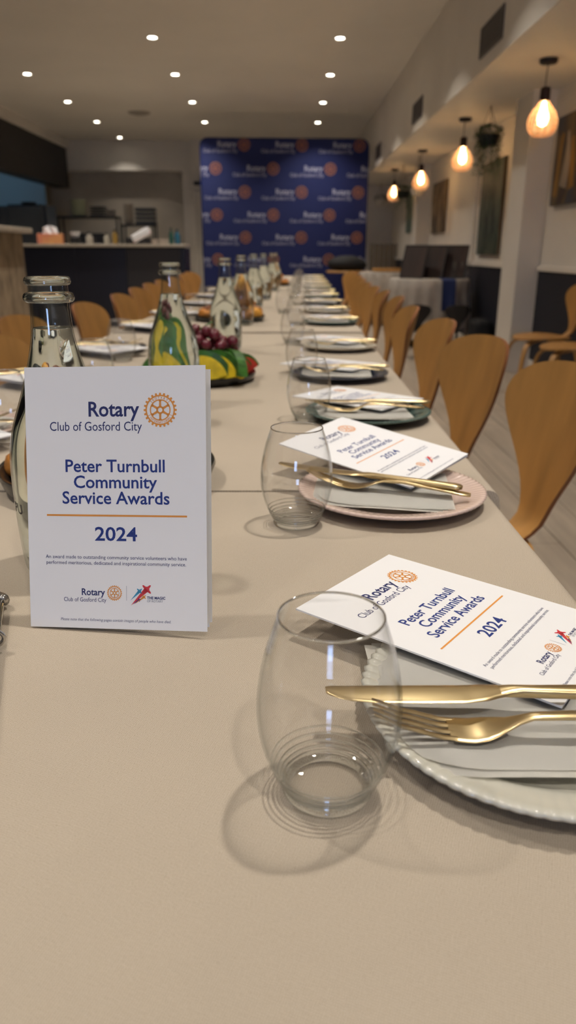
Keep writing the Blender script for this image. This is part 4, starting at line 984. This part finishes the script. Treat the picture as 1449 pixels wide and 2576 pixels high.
# tissue box
t = empty('tissue_box', (-3.31, 11.2, CT), .08); tag(t, 'orange and pink tissue box with a white tissue on the counter', 'tissue box')
tm = mat('tissue_box_print', (214, 122, 108), .6, var=(5, .02), rgb2=(224, 166, 100)); box('carton', (-.17, -.09, 0), (.17, .09, .135), tm, .006, t)
vs, fs = [], []
for k in range(5):
    for j in range(9): 
        a = (j - 4) / 4; vs.append((a * (.10 - .02 * (k == 4) + .01 * math.sin(k * 2)), .02 * math.sin(j * 1.4 + k) + .02 * (k - 2) * .2, .13 + .028 * k * (1 - .25 * a * a)))
for k in range(4):
    for j in range(8): q = k * 9 + j; fs.append((q, q + 1, q + 10, q + 9))
obj('tissue', mk('tissue', vs, fs, paper, True), t)
def kbox(name, x0, x1, y, z0, z1, rgb, label, cat, extra=None, d=.3, rough=.5):
    t = empty(name, ((x0 + x1) / 2, y, z0)); h = (x1 - x0) / 2; tag(t, label, cat)
    H = z1 - z0; m_ = mat('k_' + name + label[:8], rgb, rough); m2 = mat('k2_' + name + label[:8], tuple(min(255, c_ * 1.5 + 14) for c_ in rgb), .35)
    if extra == 'oven':
        box('body', (-h, 0, 0), (h, d, H), m_, .01, t); box('door', (-h + .01, -.015, .03), (h * .55, -.001, H - .03), m2, .004, t); box('control_panel', (h * .58, -.012, .03), (h - .01, -.001, H - .03), m2, .003, t); box('door_handle', (h * .4, -.04, .06), (h * .46, -.016, H - .06), steel, .004, t)
    elif extra == 'crate':
        box('base', (-h, 0, 0), (h, d, .012), m_, .002, t)
        for a in range(4): box('band', (-h, -.002, .014 + a * H / 4), (h, d + .002, H / 4 * (a + .86)), m_, .004, t)
    return t
# shelf units on the back counter
def shelf_unit(x0, x1, y, zt, zs, label):
    t = empty('shelf_unit', ((x0 + x1) / 2, y, 0)); tag(t, label, 'shelf', 'kitchen shelf units'); h = (x1 - x0) / 2; m_ = mat('shelf_dark', (16, 15, 17), .5)
    for z_ in zs: box('shelf_board', (-h, -.2, z_ - .035), (h, .2, z_), m_, .003, t)
    for sx in (-1, 1):
        for sy in (-.19, .17): box('post', (sx * (h - .015) - .015, sy - .01, 0), (sx * (h - .015) + .015, sy + .01, zt), m_, 0, t)
KY = 15.6; k15 = 15.6 / 8.5
shelf_unit(-4.39, -3.23, KY, 1.667, (.9, 1.667), 'taller dark kitchen shelf unit with crockery on top')
shelf_unit(-3.17, -2.52, KY, 1.523, (.9, 1.523), 'lower dark kitchen shelf unit with stacked dishes on top')
def stack(name, x, y, z, r, n, step, rgb, label, cat='dishes'):
    for k in range(n):
        o = obj(name, STK(r, rgb), None, (x, y, z + k * step)); tag(o, label if n == 1 else '%s, %s from the bottom' % (label, ORD[k]), cat, label)
_st = {}
def STK(r, rgb):
    if (r, rgb) not in _st: _st[(r, rgb)] = lathe_mesh('dish', [(0, .004), (r * .55, .004), (r * .9, .04), (r, .055), (r * 1.0, .058), (r * .93, .035), (r * .6, 0), (0, 0)], mat('dish%d' % len(_st), rgb, .4), 24)
    return _st[(r, rgb)]
stack('bowl', -4.01, KY, 1.669, .16, 5, .062, (176, 178, 150), 'pale green bowl stacked on the taller kitchen shelf', 'bowl')
stack('bowl', -3.04, KY, 1.525, .10, 6, .062, (170, 160, 146), 'cream bowl stacked on the lower kitchen shelf', 'bowl')
kbox('storage_crate', -3.80, -3.52, KY, 1.669, 1.86, (18, 18, 22), 'black crate on top of the taller kitchen shelf', 'crate', 'crate')
kbox('storage_crate', -2.92, -2.54, KY, 1.525, 1.84, (30, 36, 44), 'dark slatted crate on top of the lower kitchen shelf', 'crate', 'crate')
stack('small_dish', -3.38, KY, 1.669, .09, 2, .06, (150, 140, 128), 'small grey dish beside the black crate', 'dish')
kbox('microwave_oven', -4.05, -3.55, KY - .15, .902, 1.36, (16, 16, 18), 'black microwave oven under the taller kitchen shelf', 'microwave', 'oven')
kbox('bench_oven', -3.12, -2.58, KY - .15, .902, 1.28, (24, 22, 22), 'dark bench oven under the lower kitchen shelf', 'oven', 'oven')
# things on the kitchen counter
def counter_bottle(x, y, r, h, rgb, label):
    t = empty('counter_bottle', (x, y, CT)); tag(t, label, 'bottle', 'bottles on the kitchen counter'); m_ = mat('cb' + label[:12], rgb, .25)
    obj('bottle_body', lathe_mesh('bottle_body', [(0, 0), (r, 0), (r, h * .6), (r * .4, h * .78), (r * .35, h * .9), (0, h * .9)], m_, 24), t); obj('cap', lathe_mesh('cap', [(r * .42, h * .88), (r * .42, h), (0, h)], black, 20), t)
counter_bottle(-1.52, 11.25, .04, .20, (40, 96, 120), 'small blue bottle with dark cap at the end of the counter')
counter_bottle(-1.60, 11.2, .03, .22, (40, 80, 70), 'slim green bottle beside the blue one on the counter')
counter_bottle(-2.40, 11.2, .035, .20, (150, 120, 60), 'amber sauce bottle in the middle of the kitchen counter')
counter_bottle(-2.52, 11.2, .035, .15, (170, 164, 150), 'white squeeze bottle in the middle of the kitchen counter')
counter_bottle(-2.76, 11.2, .05, .16, (160, 152, 140), 'stout white jar on the kitchen counter')
t = empty('paper_bag', (-2.0, 11.2, CT + .075)); t.rotation_euler = (0, D(-28), .2); tag(t, 'tilted white packet with red stripe on the kitchen counter', 'packet')
box('packet_body', (-.14, -.05, 0), (.14, .05, .11), paper, .02, t); box('stripe', (-.1405, -.0505, .012), (.1405, .0505, .03), ink_red, .01, t)
for i, (x, r) in enumerate(((-1.85, .05), (-1.75, .045), (-1.68, .04))):
    o = obj('cup', lathe_mesh('cup', [(0, .004), (r * .6, 0), (r * .75, 0), (r, .07), (r * .94, .07), (r * .68, .008), (0, .008)], mat('cup_white', (190, 178, 166), .3), 24), None, (x, 11.25, CT)); tag(o, 'small white cup on the kitchen counter, %s after the packet' % ORD[i], 'cup', 'cups on the counter')
t = empty('coffee_grinder', (-2.98, 11.28, CT)); tag(t, 'black coffee grinder next to the tissue box', 'grinder'); box('body', (-.06, -.08, 0), (.06, .08, .09), black, .01, t); obj('hopper', lathe_mesh('hopper', [(0, .09), (.04, .092), (.07, .15), (.07, .16), (0, .162)], paper, 24), t)
# grey cabinet under the bulkhead
t = empty('servery_cabinet', (-5.36, 14.5, 0)); tag(t, 'grey panelled cabinet under the dark bulkhead beside the tissue box', 'cabinet')
cabm = mat('cabinet_grey', (84, 90, 96), .4); box('carcass', (-1.0, .02, 0), (1.0, .6, 1.80), cabm, .004, t)
for a in (-1, -.33, .34): box('door', (a + .005, 0, .1), (a + .66, .019, 1.78), cabm, .003, t)
box('corner_post', (1.002, -.02, 0), (1.05, .6, 1.82), mat('post_dark', (50, 56, 64), .4), .003, t)
t = empty('pan_rack', (-4.75, 14.7, 1.802)); tag(t, 'low dark tray of pans on top of the grey cabinet', 'tray'); box('tray', (-.3, -.1, 0), (.3, .2, .03), black, .005, t); obj('pan', lathe_mesh('pan', [(0, .03), (.12, .03), (.14, .075), (.13, .075), (.11, .035), (0, .035)], black, 24), t, (.05, .05, 0))
